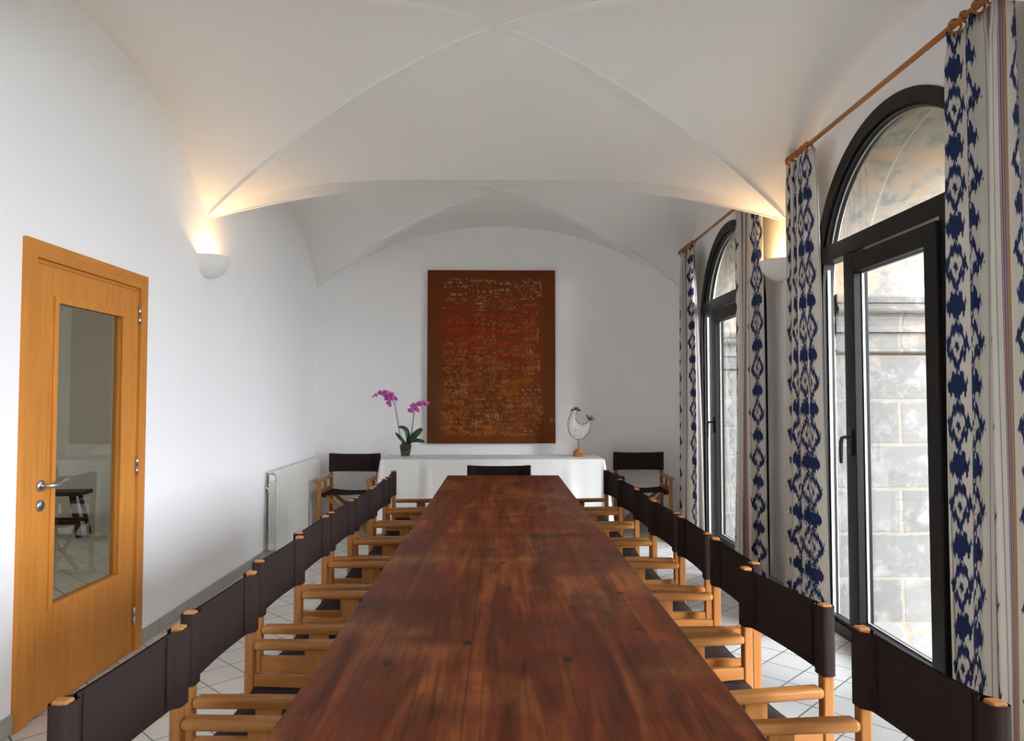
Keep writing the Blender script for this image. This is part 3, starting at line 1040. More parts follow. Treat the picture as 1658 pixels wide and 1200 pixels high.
# ---------------------------------------------------------------- wall sconces
def sconce(x, y, s, label, power):
    r = empty('wall_sconce', (x, y, 2.28), label=label, cat='wall lamp', group='plaster wall sconces')
    prof = [(0.0, 0.0)] + [(0.158 * sin(pi / 2 * k / 14) ** 0.82, 0.152 * (1 - cos(pi / 2 * k / 14))) for k in range(1, 15)]
    prof += [(0.150, 0.152)] + [(0.150 * sin(pi / 2 * k / 12) ** 0.82, 0.152 - 0.142 * cos(pi / 2 * k / 12)) for k in range(11, -1, -1)]
    mb = MB()
    a0, a1 = (-pi / 2, pi / 2) if s > 0 else (pi / 2, 3 * pi / 2)
    mb.lathe(prof, 28, a0, a1)
    mb.build('bowl', M['sconce'], r, fix=True)
    mb = MB()
    mb.tube([(s * 0.05, -0.035, 0.085), (s * 0.05, 0.035, 0.085)], 0.008, 10)
    b = NT('lit_halogen')
    em = b.n('ShaderNodeEmission')
    em.inputs['Color'].default_value = (1, 0.62, 0.28, 1)
    em.inputs['Strength'].default_value = 30
    b.l(em.outputs[0], b.out.inputs[0])
    mb.build('bulb', b.m, r)
    d = bpy.data.lights.new('sconce_lamp', 'POINT')
    d.energy = power
    d.color = (1.0, 0.60, 0.26)
    d.shadow_soft_size = 0.015
    o = bpy.data.objects.new('sconce_lamp', d)
    COL.objects.link(o)
    o.parent = r
    o.location = (s * 0.075, 0, 0.088)
    return r


sconce(XL, 5.18, 1, 'white half-bowl wall lamp on the door wall between door and radiator', 3.2)
sconce(XR, 5.25, -1, 'white half-bowl wall lamp partly behind the curtain between the windows', 3.2)

# ---------------------------------------------------------------- radiator
rd = empty('radiator', (XL, 7.27, 0.0), label='white sectional radiator on the left wall near the corner', cat='radiator')
NSEC = 19
y0, y1, pitch = 6.50, 8.04, 1.54 / NSEC
for k in range(NSEC):
    ym = y0 + pitch * (k + 0.5) - 7.27
    mb = MB()
    h = pitch / 2 - 0.0035
    # front plate with a rounded head bending back over the top
    path = [(0.118, 0.085), (0.118, 0.730), (0.114, 0.752), (0.104, 0.768), (0.088, 0.775), (0.050, 0.775), (0.036, 0.770)]
    for (xa, za), (xb, zb) in zip(path, path[1:]):
        d = Vector((xb - xa, 0, zb - za)).normalized()
        nn = Vector((d.z, 0, -d.x)) * 0.004
        vs = []
        for yy in (-h, h):
            for (px, pz), sg in (((xa, za), 1), ((xb, zb), 1), ((xb, zb), -1), ((xa, za), -1)):
                vs.append(mb.bm.verts.new((px + nn.x * sg, ym + yy, pz + nn.z * sg)))
        for q in ((0, 1, 2, 3), (7, 6, 5, 4), (0, 4, 5, 1), (1, 5, 6, 2), (2, 6, 7, 3), (3, 7, 4, 0)):
            mb.bm.faces.new([vs[i] for i in q])
    # fins: curved ribs behind the plate
    for off, top in ((0.100, 0.715), (0.082, 0.690), (0.064, 0.665), (0.046, 0.640)):
        pts = [(off, ym, 0.12), (off, ym, top - 0.05), (off - 0.008, ym, top - 0.015), (off - 0.03, ym, top)]
        for p, q in zip(pts, pts[1:]):
            mb.beam(p, q, 0.052, 0.005, 0.0, up=(1, 0, 0.01))
    mb.box((0.036, ym - 0.012, 0.085), (0.114, ym + 0.012, 0.755), 0.006)
    mb.build('section', M['radiator'], rd)
mb = MB()
for zz in (0.135, 0.720):
    mb.tube([(0.075, y0 - 7.27 - 0.004, zz), (0.075, y1 - 7.27 + 0.004, zz)], 0.024, 16)
mb.build('header_pipe', M['radiator'], rd)
mb = MB()
mb.tube([(0.075, y1 - 7.27 + 0.004, 0.720), (0.075, y1 - 7.27 + 0.05, 0.720)], 0.010, 12)
mb.tube([(0.075, y1 - 7.27 + 0.03, 0.720), (0.075, y1 - 7.27 + 0.085, 0.720)], 0.019, 16)
mb.tube([(0.075, y1 - 7.27 + 0.02, 0.720), (0.075, y1 - 7.27 + 0.02, 0.0)], 0.008, 10)
mb.build('valve', M['radiator'], rd)
for yy in (-0.55, 0.55):
    for zz in (0.14, 0.66):
        mb = MB()
        mb.box((0.001, yy - 0.02, zz), (0.06, yy + 0.02, zz + 0.025), 0.003)
        mb.build('wall_bracket', M['radiator'], rd)

# ---------------------------------------------------------------- director chairs
def make_chair():
    r = empty('director_chair')
    px, ry, fy = 0.242, -0.222, 0.215
    for s in (-1, 1):
        mb = MB(); mb.box((s * px - 0.0165, ry - 0.0165, 0.034), (s * px + 0.0165, ry + 0.0165, 0.836), 0.006, 3)
        mb.build('rear_post', M['chair_wood_v'], r)
        mb = MB(); mb.box((s * px - 0.0165, fy - 0.0185, 0.034), (s * px + 0.0165, fy + 0.0185, 0.576), 0.004)
        mb.build('front_post', M['chair_wood_v'], r)
        mb = MB()
        mb.box((s * px - 0.026, ry + 0.017, 0.572), (s * px + 0.026, fy + 0.060, 0.602), 0.0125, 4)
        mb.build('arm', M['chair_wood_y'], r)
        mb = MB(); mb.box((s * px - 0.011, ry + 0.014, 0.425), (s * px + 0.011, fy - 0.012, 0.490), 0.003)
        mb.build('side_rail', M['chair_wood_y'], r)
        mb = MB(); mb.box((s * px - 0.010, -0.034, 0.486), (s * px + 0.010, 0.036, 0.576), 0.003)
        mb.build('slat', M['chair_wood_v'], r)
        mb = MB(); mb.box((s * px - 0.0175, ry - 0.035, 0.0), (s * px + 0.0175, fy + 0.035, 0.036), 0.005)
        mb.build('runner', M['chair_wood_y'], r)
        mb = MB(); mb.box((s * 0.205 - 0.014, ry + 0.03, 0.418), (s * 0.205 + 0.014, fy - 0.02, 0.446), 0.004)
        mb.build('seat_bar', M['chair_wood_y'], r)
    for yy in (-0.13, 0.13):
        for s in (-1, 1):
            mb = MB()
            mb.beam((-s * 0.222, yy + s * 0.012, 0.045), (s * 0.205, yy + s * 0.012, 0.428), 0.034, 0.019, 0.003, up=(0, 1, 0))
            mb.build('cross_leg', M['chair_wood_x'], r)
    # seat sling
    mb = MB()
    mb.grid(lambda a, b: (-0.222 + 0.444 * a, ry + 0.022 + (fy - ry - 0.034) * b,
                          0.449 - 0.016 * sin(pi * a) ** 1.0 + 0.003 * cos(2 * pi * b)), 16, 8)
    for s in (-1, 1):
        mb.box((s * 0.205 - 0.017, ry + 0.026, 0.413), (s * 0.205 + 0.017, fy - 0.014, 0.449), 0.006)
    o = mb.build('seat', M['canvas'], r)
    solidify(o, 0.003)
    # back sling: one band wrapped round both posts
    mb = MB()
    z0, z1 = 0.634, 0.832

    def bz(a):                                     # hems dip a little between the posts
        return 0.006 * sin(pi * a)
    for side in (0, 1):
        def fn(a, b, side=side):
            xx = -px - 0.0205 + (2 * px + 0.041) * a
            yy = ry - 0.007 * sin(pi * a) - 0.004 * sin(pi * b) + (0.0035 if side else -0.0035)
            d = min(a, 1 - a) * (2 * px + 0.036)
            sag = yy - ry - (0.0035 if side else -0.0035)
            if d < 0.066:                           # sleeve around the post
                k = 1.0 if d < 0.040 else 0.5 + 0.5 * cos((d - 0.040) / 0.026 * pi)
                if d < 0.006: k = 0.80
                yy += (0.0175 if side else -0.0175) * k - sag * (k if d >= 0.006 else 1.0)
            z = z0 + (z1 - z0) * b
            z += -bz(a) if b > 0.5 else bz(a) * 0.5
            return (xx, yy, z)
        mb.grid(fn, 84, 6)
    for a in (0, 1):                                # closed ends of the sleeves
        x = -px - 0.0205 + (2 * px + 0.041) * a
        s = -1 if a == 0 else 1
        mb.grid(lambda u, v: (x + s * 0.0035 * sin(pi * u), ry + (2 * u - 1) * 0.0175, z0 + (z1 - z0) * v), 4, 6)
    o = mb.build('backrest', M['canvas'], r)
    bmx = bmesh.new(); bmx.from_mesh(o.data)
    bmesh.ops.remove_doubles(bmx, verts=bmx.verts, dist=0.0006)
    bmesh.ops.recalc_face_normals(bmx, faces=bmx.faces)
    bmx.to_mesh(o.data); bmx.free()
    mb = MB()                                       # stitched seams: beside each sleeve and along both hems
    for s in (-1, 1):
        for fs in (0.0052, -0.0052):
            xx = s * 0.176
            aa = (xx + px + 0.018) / (2 * px + 0.036)
            mb.beam((xx, ry - 0.007 * sin(pi * aa) + fs, z0 + 0.006), (xx, ry - 0.007 * sin(pi * aa) + fs, z1 - 0.007), 0.003, 0.003, 0.0)
    for zz in (z0 + 0.022, z1 - 0.024):
        for fs in (0.0050, -0.0050):
            pts = []
            for k in range(13):
                aa = 0.12 + 0.76 * k / 12
                pts.append((-px - 0.018 + (2 * px + 0.036) * aa, ry - 0.007 * sin(pi * aa) - 0.003 + fs, zz - (0.004 * sin(pi * aa))))
            mb.tube(pts, 0.0014, 5)
    mb.build('seam', M['canvas'], o)
    return r


ORD = ['nearest the viewer', 'second from the viewer', 'third from the viewer', 'fourth from the viewer',
       'fifth from the viewer', 'sixth from the viewer', 'seventh from the viewer', 'farthest from the viewer']
#        y centre, x of rear posts, turn (degrees)
LEFT = [(1.700, -0.850, -3.0), (2.305, -0.858, -1.5), (2.940, -0.872, -2.5), (3.510, -0.888, -0.8),
        (4.090, -0.878, -1.0), (4.650, -0.858, -1.8), (5.215, -0.850, 0.0), (5.820, -0.858, 3.0)]
RIGHT = [(1.660, 0.960, 4.0), (2.315, 0.905, 9.0), (2.890, 0.925, 0.5), (3.470, 0.922, 0.0),
         (4.030, 0.912, 2.5), (4.585, 0.905, 0.5), (5.140, 0.905, 4.0), (5.820, 0.912, 6.0)]
proto = make_chair()
first = True


def place(x, y, rz, label, group, sx=1.0):
    global first
    o = proto if first else copy_tree(proto)
    first = False
    o.location = (x, y, 0)
    o.rotation_euler = (0, 0, rz)
    o.scale = (sx, 1, 1)
    tag(o, label, 'chair', group)
    return o


for side, rows in ((-1, LEFT), (1, RIGHT)):
    for k, (y, xp, tw) in enumerate(rows):
        rz = R(-90 if side < 0 else 90) + R(tw)
        x = xp - side * 0.222 * cos(R(tw))
        place(x, y, rz, 'brown canvas director chair on the %s side of the table, %s' % ('left' if side < 0 else 'right', ORD[k]),
              'director chairs along the long table', 0.965)
place(-0.005, 6.30, R(180), 'brown canvas director chair at the far end of the table', 'director chairs along the long table', 1.07)
place(-1.585, 7.76, R(180 - 3), 'dark canvas director chair in the corner beside the radiator', 'director chairs against the end wall', 1.06)
place(1.545, 7.90, R(180), 'dark canvas director chair in the corner beside the curtain', 'director chairs against the end wall', 1.06)

# ---------------------------------------------------------------- long tables
def long_table(name, y0, y1, x0, x1, mat, label, zt=0.76):
    cx, cy = (x0 + x1) / 2, (y0 + y1) / 2
    r = empty(name, (cx, cy, 0), label=label, cat='table', group='long wooden dining tables')
    hx, hy = (x1 - x0) / 2, (y1 - y0) / 2
    mb = MB()
    mb.box((-hx, -hy, zt - 0.045), (hx, hy, zt), 0.007, 3)
    mb.build('tabletop', mat, r)
    mb = MB()
    ax, ay = hx - 0.16, hy - 0.52
    for s in (-1, 1):
        mb.box((s * ax - 0.013, -ay, 0.625), (s * ax + 0.013, ay, zt - 0.044), 0.003)
        mb.box((-ax, s * ay - 0.013, 0.625), (ax, s * ay + 0.013, zt - 0.044), 0.003)
    mb.build('apron', M['dark_wood'], r)
    for sx in (-1, 1):
        for sy in (-1, 1):
            mb = MB()
            mb.box((sx * (ax - 0.01) - 0.04, sy * (ay - 0.01) - 0.04, 0), (sx * (ax - 0.01) + 0.04, sy * (ay - 0.01) + 0.04, zt - 0.044), 0.006)
            mb.build('leg', M['dark_wood'], r)
    return r


long_table('dining_table', 0.62, 3.672, -0.462, 0.530, M['table_a'], 'long reddish brown plank table, nearer of two butted end to end')
long_table('dining_table', 3.676, 6.405, -0.456, 0.518, M['table_b'], 'long worn plank table, farther of two butted end to end', 0.758)

# ---------------------------------------------------------------- side table, cloth
CX0, CX1, CY0, CY1, CZ = -1.245, 1.105, 7.54, 8.19, 0.80
sd = empty('side_table', ((CX0 + CX1) / 2, (CY0 + CY1) / 2, 0), label='side table hidden under the white cloth by the end wall', cat='table')
hx, hy = (CX1 - CX0) / 2 - 0.03, (CY1 - CY0) / 2 - 0.03
mb = MB(); mb.box((-hx, -hy, CZ - 0.035), (hx, hy, CZ - 0.006), 0.004); mb.build('tabletop', M['dark_wood'], sd)
for sx in (-1, 1):
    for sy in (-1, 1):
        mb = MB(); mb.box((sx * (hx - 0.06) - 0.025, sy * (hy - 0.06) - 0.025, 0), (sx * (hx - 0.06) + 0.025, sy * (hy - 0.06) + 0.025, CZ - 0.035), 0.004)
        mb.build('leg', M['dark_wood'], sd)

mb = MB()
hx, hy, rc = (CX1 - CX0) / 2 - 0.012, (CY1 - CY0) / 2 - 0.012, 0.03
per = []
def seg(p, q, n):
    for k in range(n):
        per.append((p[0] + (q[0] - p[0]) * k / n, p[1] + (q[1] - p[1]) * k / n))
def arc(cx, cy, a0, n=8):
    for k in range(n):
        a = a0 + pi / 2 * k / n
        per.append((cx + rc * cos(a), cy + rc * sin(a)))
seg((-hx + rc, -hy), (hx - rc, -hy), 120); arc(hx - rc, -hy + rc, -pi / 2)
seg((hx, -hy + rc), (hx, hy - rc), 40); arc(hx - rc, hy - rc, 0)
seg((hx - rc, hy), (-hx + rc, hy), 120); arc(-hx + rc, hy - rc, pi / 2)
seg((-hx, hy - rc), (-hx, -hy + rc), 40); arc(-hx + rc, -hy + rc, pi)
NPER = len(per)
rg = random.Random(21)
fold = []
for _ in range(34):
    fold.append((rg.uniform(0, NPER), rg.uniform(2.0, 6), rg.uniform(0.010, 0.034) * rg.choice((1, 1, -0.6))))


def cloth_pt(i, d):
    """i perimeter index, d drop below the top (m)"""
    x, y = per[i % NPER]
    nx = x - max(-hx + rc, min(hx - rc, x)); ny = y - max(-hy + rc, min(hy - rc, y))
    if abs(nx) + abs(ny) < 1e-6:
        nx, ny = 0, 1
    L = math.hypot(nx, ny); nx /= L; ny /= L
    k = d / 0.75
    off = 0.0
    for c, w, am in fold:
        dd = abs((i - c + NPER / 2) % NPER - NPER / 2)
        off += am * math.exp(-(dd / (w * (0.5 + 0.9 * k))) ** 2) * min(1, k * 1.6)
    off += 0.006 * sin(i * 0.23) * k + 0.004 * sin(i * 0.61 + 2) * k
    corner = max(0.0, abs(nx) * abs(ny) * 2)
    off += corner * 0.10 * k ** 0.8 + 0.014 * k
    ymax = 0.10 if ny > 0.5 else 9                 # the wall side stays clear of the wall
    off = min(off, ymax)
    return x + nx * off, y + ny * off


rows = [0.0, 0.002, 0.008, 0.02, 0.05] + [0.05 + 0.70 * k / 18 for k in range(1, 19)]
ring = []
for d in rows:
    inset = 0.010 if d == 0 else (0.003 if d == 0.002 else 0.0)
    rr = []
    for i in range(NPER):
        x, y = cloth_pt(i, d)
        rr.append(mb.bm.verts.new((x * (1 - inset / hx), y * (1 - inset / hy), CZ - d)))
    ring.append(rr)
for a, b in zip(ring, ring[1:]):
    for i in range(NPER):
        f = mb.bm.faces.new((a[i], a[(i + 1) % NPER], b[(i + 1) % NPER], b[i]))
        f.smooth = True
f = mb.bm.faces.new(ring[0])
bmesh.ops.triangulate(mb.bm, faces=[f])
cl = mb.build('tablecloth', M['linen'], label='white cloth draped to the floor over the side table', cat='tablecloth')
cl.location = ((CX0 + CX1) / 2, (CY0 + CY1) / 2, 0)
solidify(cl, 0.002, -1)

# ---------------------------------------------------------------- painting on the end wall
t = NT('rust_red_painted_canvas')
tc = t.n('ShaderNodeTexCoord')
x, y, z = t.sep(tc.outputs['Object'])          # x -0.73..0.73, z -0.98..0.98
n1 = t.noise(tc.outputs['Object'], 3.2, 5, 0.65)
n2 = t.noise(t.coord('Object', (1, 1, 3.5)), 5.5, 5, 0.7)
n3 = t.noise(t.coord('Object', (1, 1, 1), (0, 0, 0), (5, 0, 2)), 4.0, 5, 0.65)
col = t.mix(n1, (0.105, 0.031, 0.010), (0.150, 0.038, 0.009))
cen = t.math('MULTIPLY', t.step(t.math('ABSOLUTE', t.math('ADD', x, t.math('MULTIPLY', n1, 0.12))), 0.70, 0.52),
             t.step(t.math('ABSOLUTE', z), 0.96, 0.82))
redband = t.math('MULTIPLY', t.step(n2, 0.38, 0.62), t.step(t.math('ABSOLUTE', t.math('SUBTRACT', z, 0.24)), 0.62, 0.12))
col = t.mix(t.math('MULTIPLY', t.math('MULTIPLY', redband, cen), 0.85), col, (0.285, 0.024, 0.006))
topred = t.math('MULTIPLY', t.step(n3, 0.42, 0.60), t.step(z, 0.50, 0.95))
col = t.mix(t.math('MULTIPLY', topred, 0.6), col, (0.190, 0.024, 0.006))
orange = t.math('MULTIPLY', t.step(n3, 0.46, 0.66), t.step(z, 0.45, -0.35))
col = t.mix(t.math('MULTIPLY', t.math('MULTIPLY', orange, cen), 0.75), col, (0.330, 0.088, 0.010))
lm = t.step(x, -0.52, -0.56)
col = t.mix(t.math('MULTIPLY', t.math('MULTIPLY', lm, t.step(z, 0.7, 0.1)), 0.7), col, (0.108, 0.043, 0.017))
gr = t.noise(t.coord('Object', (1, 1, 2.5)), 9, 5, 0.75)
col = t.mix(t.math('MULTIPLY', t.math('MULTIPLY', t.step(gr, 0.60, 0.74), cen), 0.45), col, (0.160, 0.105, 0.040))
tex = t.noise(tc.outputs['Object'], 120, 2)
t.bsdf(col, 0.75, 0, 0.08, bump=tex, bump_d=0.001, bump_s=0.4)
M['painting'] = t.m
PX, PZ = -0.094, 1.905
pt = empty('painting', (PX, YB, PZ), label='large rust red canvas covered in rows of faint lettering on the end wall', cat='painting')
mb = MB(); mb.box((-0.727, -0.045, -0.985), (0.727, -0.004, 0.985), 0.003); mb.build('canvas', M['painting'], pt)

GL = {'A': [(0, 0, .5, 1), (.5, 1, 1, 0), (.2, .4, .8, .4)], 'E': [(0, 0, 0, 1), (0, 1, .9, 1), (0, .5, .7, .5), (0, 0, .9, 0)],
      'I': [(.5, 0, .5, 1)], 'L': [(0, 1, 0, 0), (0, 0, .9, 0)], 'M': [(0, 0, 0, 1), (0, 1, .5, .4), (.5, .4, 1, 1), (1, 1, 1, 0)],
      'N': [(0, 0, 0, 1), (0, 1, 1, 0), (1, 0, 1, 1)], 'O': [(.2, 0, .8, 0), (.8, 0, 1, .5), (1, .5, .8, 1), (.8, 1, .2, 1), (.2, 1, 0, .5), (0, .5, .2, 0)],
      'R': [(0, 0, 0, 1), (0, 1, .8, .9), (.8, .9, .8, .55), (.8, .55, 0, .5), (.3, .5, .95, 0)], 'S': [(.9, .9, .2, 1), (.2, 1, .1, .6), (.1, .6, .9, .4), (.9, .4, .7, 0), (.7, 0, 0, .1)],
      'T': [(.5, 0, .5, 1), (0, 1, 1, 1)], 'V': [(0, 1, .5, 0), (.5, 0, 1, 1)], 'D': [(0, 0, 0, 1), (0, 1, .7, .9), (.7, .9, .95, .5), (.95, .5, .7, .1), (.7, .1, 0, 0)],
      'U': [(0, 1, 0, .2), (0, .2, .5, 0), (.5, 0, 1, .2), (1, .2, 1, 1)], 'G': [(.9, .85, .5, 1), (.5, 1, .1, .8), (.1, .8, 0, .4), (0, .4, .3, 0), (.3, 0, .9, .1), (.9, .1, .9, .45), (.9, .45, .55, .45)],
      'K': [(0, 0, 0, 1), (0, .5, .9, 1), (.2, .6, .95, 0)], 'P': [(0, 0, 0, 1), (0, 1, .8, .9), (.8, .9, .8, .55), (.8, .55, 0, .5)],
      'J': [(.8, 1, .8, .2), (.8, .2, .4, 0), (.4, 0, 0, .2)], 'C': [(.9, .85, .4, 1), (.4, 1, 0, .5), (0, .5, .4, 0), (.4, 0, .9, .15)]}
PC = {'beige': (0.40, 0.32, 0.17), 'red': (0.30, 0.035, 0.012), 'rust': (0.27, 0.075, 0.020), 'orange': (0.40, 0.13, 0.015), 'ochre': (0.36, 0.19, 0.04),
      'sand': (0.33, 0.16, 0.06)}
LET = {k: MB() for k in PC}
rg = random.Random(5)
YS = -0.0462


def letter(ch, x, z, w, h, c, th=0.004):
    m = LET[c]
    for a, b, cc, d in GL[ch]:
        if rg.random() < 0.20:
            continue                                # worn away strokes
        p = Vector((x + a * w, YS, z + b * h)); q = Vector((x + cc * w, YS, z + d * h))
        if (q - p).length < 1e-4: continue
        dv = (q - p).normalized()
        n = Vector((-dv.z, 0, dv.x)) * th * 0.5 * rg.uniform(0.7, 1.25)
        dp = Vector((0, 0.0016, 0))
        vs = [m.bm.verts.new(v) for v in (p + n, q + n, q - n, p - n, p + n + dp, q + n + dp, q - n + dp, p - n + dp)]
        for f in ((0, 1, 2, 3), (0, 4, 5, 1), (1, 5, 6, 2), (2, 6, 7, 3), (3, 7, 4, 0)):
            m.bm.faces.new([vs[k] for k in f])


WORDS = ['TEIEMAIR', 'ALIDMIS', 'MOJIRAE', 'AEISMAS', 'KLEROUS', 'IOTANU', 'NITARE', 'SEMIRA', 'LOIDA', 'RAMISEL', 'UNEIR', 'OLIMES', 'TARE', 'ISMAE', 'DIRAM', 'EL', 'IR', 'NUS']
z = 0.86
while z > -0.90:
    for bx0, bx1 in ((-0.545, -0.27), (-0.24, 0.05), (0.07, 0.30), (0.31, 0.55)):
        if z > -0.05 and bx0 < -0.5 and rg.random() < 0.35: continue
        if rg.random() < 0.08: continue
        xx = bx0 + rg.uniform(-0.03, 0.07)
        zj = z + rg.uniform(-0.012, 0.012)
        if z > 0.62: pal = ['beige', 'rust', 'rust', 'red', 'sand']
        elif z > 0.05: pal = ['rust', 'red', 'red', 'orange', 'rust', 'sand']
        elif z > -0.30: pal = ['sand', 'rust', 'orange', 'rust', 'ochre']
        else: pal = ['orange', 'ochre', 'orange', 'sand', 'rust']
        c = rg.choice(pal)
        while xx < bx1 - 0.02:
            wd = rg.choice(WORDS)
            for ch in wd:
                if xx > bx1: break
                if rg.random() < 0.84:
                    letter(ch, xx, zj + rg.uniform(-0.003, 0.003), 0.014, rg.uniform(0.022, 0.028), c, 0.0040)
                xx += 0.0200
            xx += rg.uniform(0.014, 0.05)
            if rg.random() < 0.25: c = rg.choice(pal)
    z -= 0.0345
# larger stencilled letters
for txt, x, z, h, c in (('PIRGS', -0.50, -0.445, 0.062, 'orange'), ('MKL', -0.215, -0.80, 0.065, 'orange'), ('G', 0.535, -0.655, 0.085, 'ochre'),
                        ('VI', 0.665, -0.75, 0.05, 'orange'), ('S', -0.355, -0.865, 0.07, 'orange'), ('NK', 0.40, 0.03, 0.06, 'ochre'),
                        ('MANM', -0.07, -0.70, 0.05, 'orange')):
    for k, ch in enumerate(txt):
        letter(ch, x + k * h * 0.78, z, h * 0.6, h, c, 0.009)
# the pale block near the top left of centre
for k in range(5):
    for j in range(5):
        (rg.random() < 0.8) and letter(rg.choice('AESRNI'), -0.175 + j * 0.023 + rg.uniform(-.004, .004), 0.665 - k * 0.036, 0.014, rg.uniform(0.016, 0.026), 'beige', 0.0045)
for k in range(3):
    for j in range(3):
        (rg.random() < 0.8) and letter(rg.choice('AESRVI'), 0.02 + j * 0.024 + rg.uniform(-.004, .004), 0.74 - k * 0.034, 0.013, 0.020, 'beige', 0.004)
for k, m in LET.items():
    m.build('lettering', simple('painted_%s_letters' % k, PC[k], 0.7, 0.3, 30), pt, label='%s painted lettering' % k)
mb = MB()
for (a, b, c, d) in ((0.26, 0.80, 0.33, 0.788), (0.47, 0.745, 0.555, 0.73), (0.555, 0.86, 0.57, 0.66), (0.52, 0.35, 0.53, 0.12), (0.535, -0.02, 0.55, -0.20),
                     (0.30, 0.66, 0.55, 0.655)):
    for q in range(6):                              # broken, dry strokes
        u0, u1 = sorted((rg.random(), rg.random()))
        u1 = min(u1, u0 + 0.25)
        pts = [(a + (c - a) * (u0 + (u1 - u0) * k / 5) + rg.uniform(-.008, .008), YS + 0.001, b + (d - b) * (u0 + (u1 - u0) * k / 5) + rg.uniform(-.006, .006))
               for k in range(6)]
        mb.tube(pts, [0.0028 * rg.uniform(0.4, 1.5) for _ in range(6)], 6)
mb.build('brush_stroke', simple('pale_brush_paint', (0.30, 0.23, 0.12), 0.7, 0.4, 20), pt, label='pale beige brush strokes')

# ---------------------------------------------------------------- orchid
OX, OY = -1.012, 7.88
oc = empty('orchid', (OX, OY, CZ), label='pink flowering orchid in a clear glass pot on the side table', cat='potted plant')
mb = MB()
mb.lathe([(0, 0), (0.046, 0), (0.049, 0.004), (0.067, 0.132), (0.0645, 0.132), (0.047, 0.012), (0, 0.010)], 36)
mb.build('pot', M['pot_glass'], oc, label='clear glass pot')
t = NT('orchid_bark')
v = t.coord('Object')
vo = t.n('ShaderNodeTexVoronoi'); vo.inputs['Scale'].default_value = 60; t.l(v, vo.inputs['Vector'])
t.bsdf(t.ramp(vo.outputs['Distance'], [(0.0, (0.16, 0.12, 0.09)), (0.5, (0.07, 0.05, 0.035)), (0.9, (0.02, 0.015, 0.01))]), 0.8, bump=vo.outputs['Distance'], bump_d=0.004)
M['bark'] = t.m
mb = MB()
mb.lathe([(0, 0.012), (0.044, 0.013), (0.0625, 0.124), (0.045, 0.134), (0, 0.138)], 30)
for k in range(14):
    a = rg.uniform(0, 6.28); rr = rg.uniform(0.02, 0.055)
    mb.tube([(rr * cos(a), rr * sin(a), 0.12), (rr * 1.1 * cos(a + .4), rr * 1.1 * sin(a + .4), 0.148), (rr * 1.0 * cos(a + .9), rr * 1.0 * sin(a + .9), 0.13)], 0.0045, 7)
mb.build('bark', M['bark'], oc, label='dark bark and roots filling the pot')
leafm = simple('orchid_leaf_green', (0.018, 0.050, 0.012), 0.35, 0.25, 8)
stemm = simple('orchid_stem_green', (0.045, 0.050, 0.025), 0.5, 0.25, 20)


def leaf_mesh(pts, wmax, nrm):
    P = [Vector(p) for p in pts]
    m = MB()
    N = 16

    def bez(u):
        n = len(P) - 1
        k = min(int(u * n), n - 1)
        tt = u * n - k
        p0, p1, p2, p3 = P[max(k - 1, 0)], P[k], P[k + 1], P[min(k + 2, n)]
        return 0.5 * ((2 * p1) + (p2 - p0) * tt + (2 * p0 - 5 * p1 + 4 * p2 - p3) * tt ** 2 + (3 * p1 - p0 - 3 * p2 + p3) * tt ** 3)

    def fn(a, b):
        c = bez(a)
        d = (bez(min(1, a + 0.02)) - bez(max(0, a - 0.02))).normalized()
        w = d.cross(Vector(nrm)).normalized()
        wd = wmax * (0.35 + 0.65 * sin(pi * min(1, a * 0.9 + 0.1))) * (1 if a < 0.8 else sqrt(max(0.0, 1 - ((a - 0.8) / 0.2) ** 2)) + 0.02)
        s = 2 * b - 1
        up = w.cross(d)
        return c + w * wd * s + up * (0.010 * abs(s))
    m.grid(fn, N, 6)
    return m


for pts, w, nr in (([(0.02, 0, 0.135), (0.030, -0.01, 0.20), (0.010, -0.02, 0.285), (-0.030, -0.03, 0.315), (-0.072, -0.03, 0.318)], 0.026, (0.3, -1, 0.5)),
                   ([(0.03, 0, 0.14), (0.070, -0.02, 0.195), (0.115, -0.03, 0.245), (0.160, -0.03, 0.285), (0.188, -0.03, 0.292)], 0.034, (0.2, -1, 0.3)),
                   ([(0.035, 0, 0.145), (0.08, -0.04, 0.172), (0.13, -0.06, 0.176), (0.175, -0.06, 0.170), (0.208, -0.05, 0.160)], 0.026, (0, -0.8, 0.6)),
                   ([(0.0, 0, 0.14), (-0.025, -0.02, 0.175), (-0.055, -0.03, 0.21), (-0.08, -0.03, 0.238), (-0.102, -0.03, 0.262)], 0.018, (-0.3, -1, 0.3))):
    o = leaf_mesh(pts, w, nr).build('leaf', leafm, oc)
    solidify(o, 0.0025)
mb = MB()
mb.tube([(-0.03, 0.0, 0.13), (-0.066, 0.0, 0.25), (-0.098, 0, 0.45), (-0.125, 0, 0.58), (-0.165, 0, 0.655), (-0.225, -0.01, 0.685), (-0.29, -0.015, 0.672), (-0.345, -0.02, 0.648)],
        [0.004, 0.0038, 0.0036, 0.0034, 0.003, 0.0026, 0.0022, 0.0016], 8)
mb.build('stem', stemm, oc)
mb = MB()
mb.tube([(0.04, 0.0, 0.13), (0.068, 0.0, 0.265), (0.082, 0, 0.40), (0.095, 0, 0.49), (0.13, 0, 0.55), (0.18, -0.01, 0.578), (0.24, -0.015, 0.572)],
        [0.004, 0.0038, 0.0036, 0.003, 0.0026, 0.0022, 0.0016], 8)
mb.build('stem', stemm, oc)
mb = MB()
mb.tube([(-0.028, 0.004, 0.13), (-0.118, 0.004, 0.62)], 0.0018, 6)
mb.tube([(0.045, 0.004, 0.13), (0.090, 0.004, 0.50)], 0.0018, 6)
mb.build('support_stick', simple('pale_cane', (0.35, 0.33, 0.28), 0.6), oc)
mb = MB()
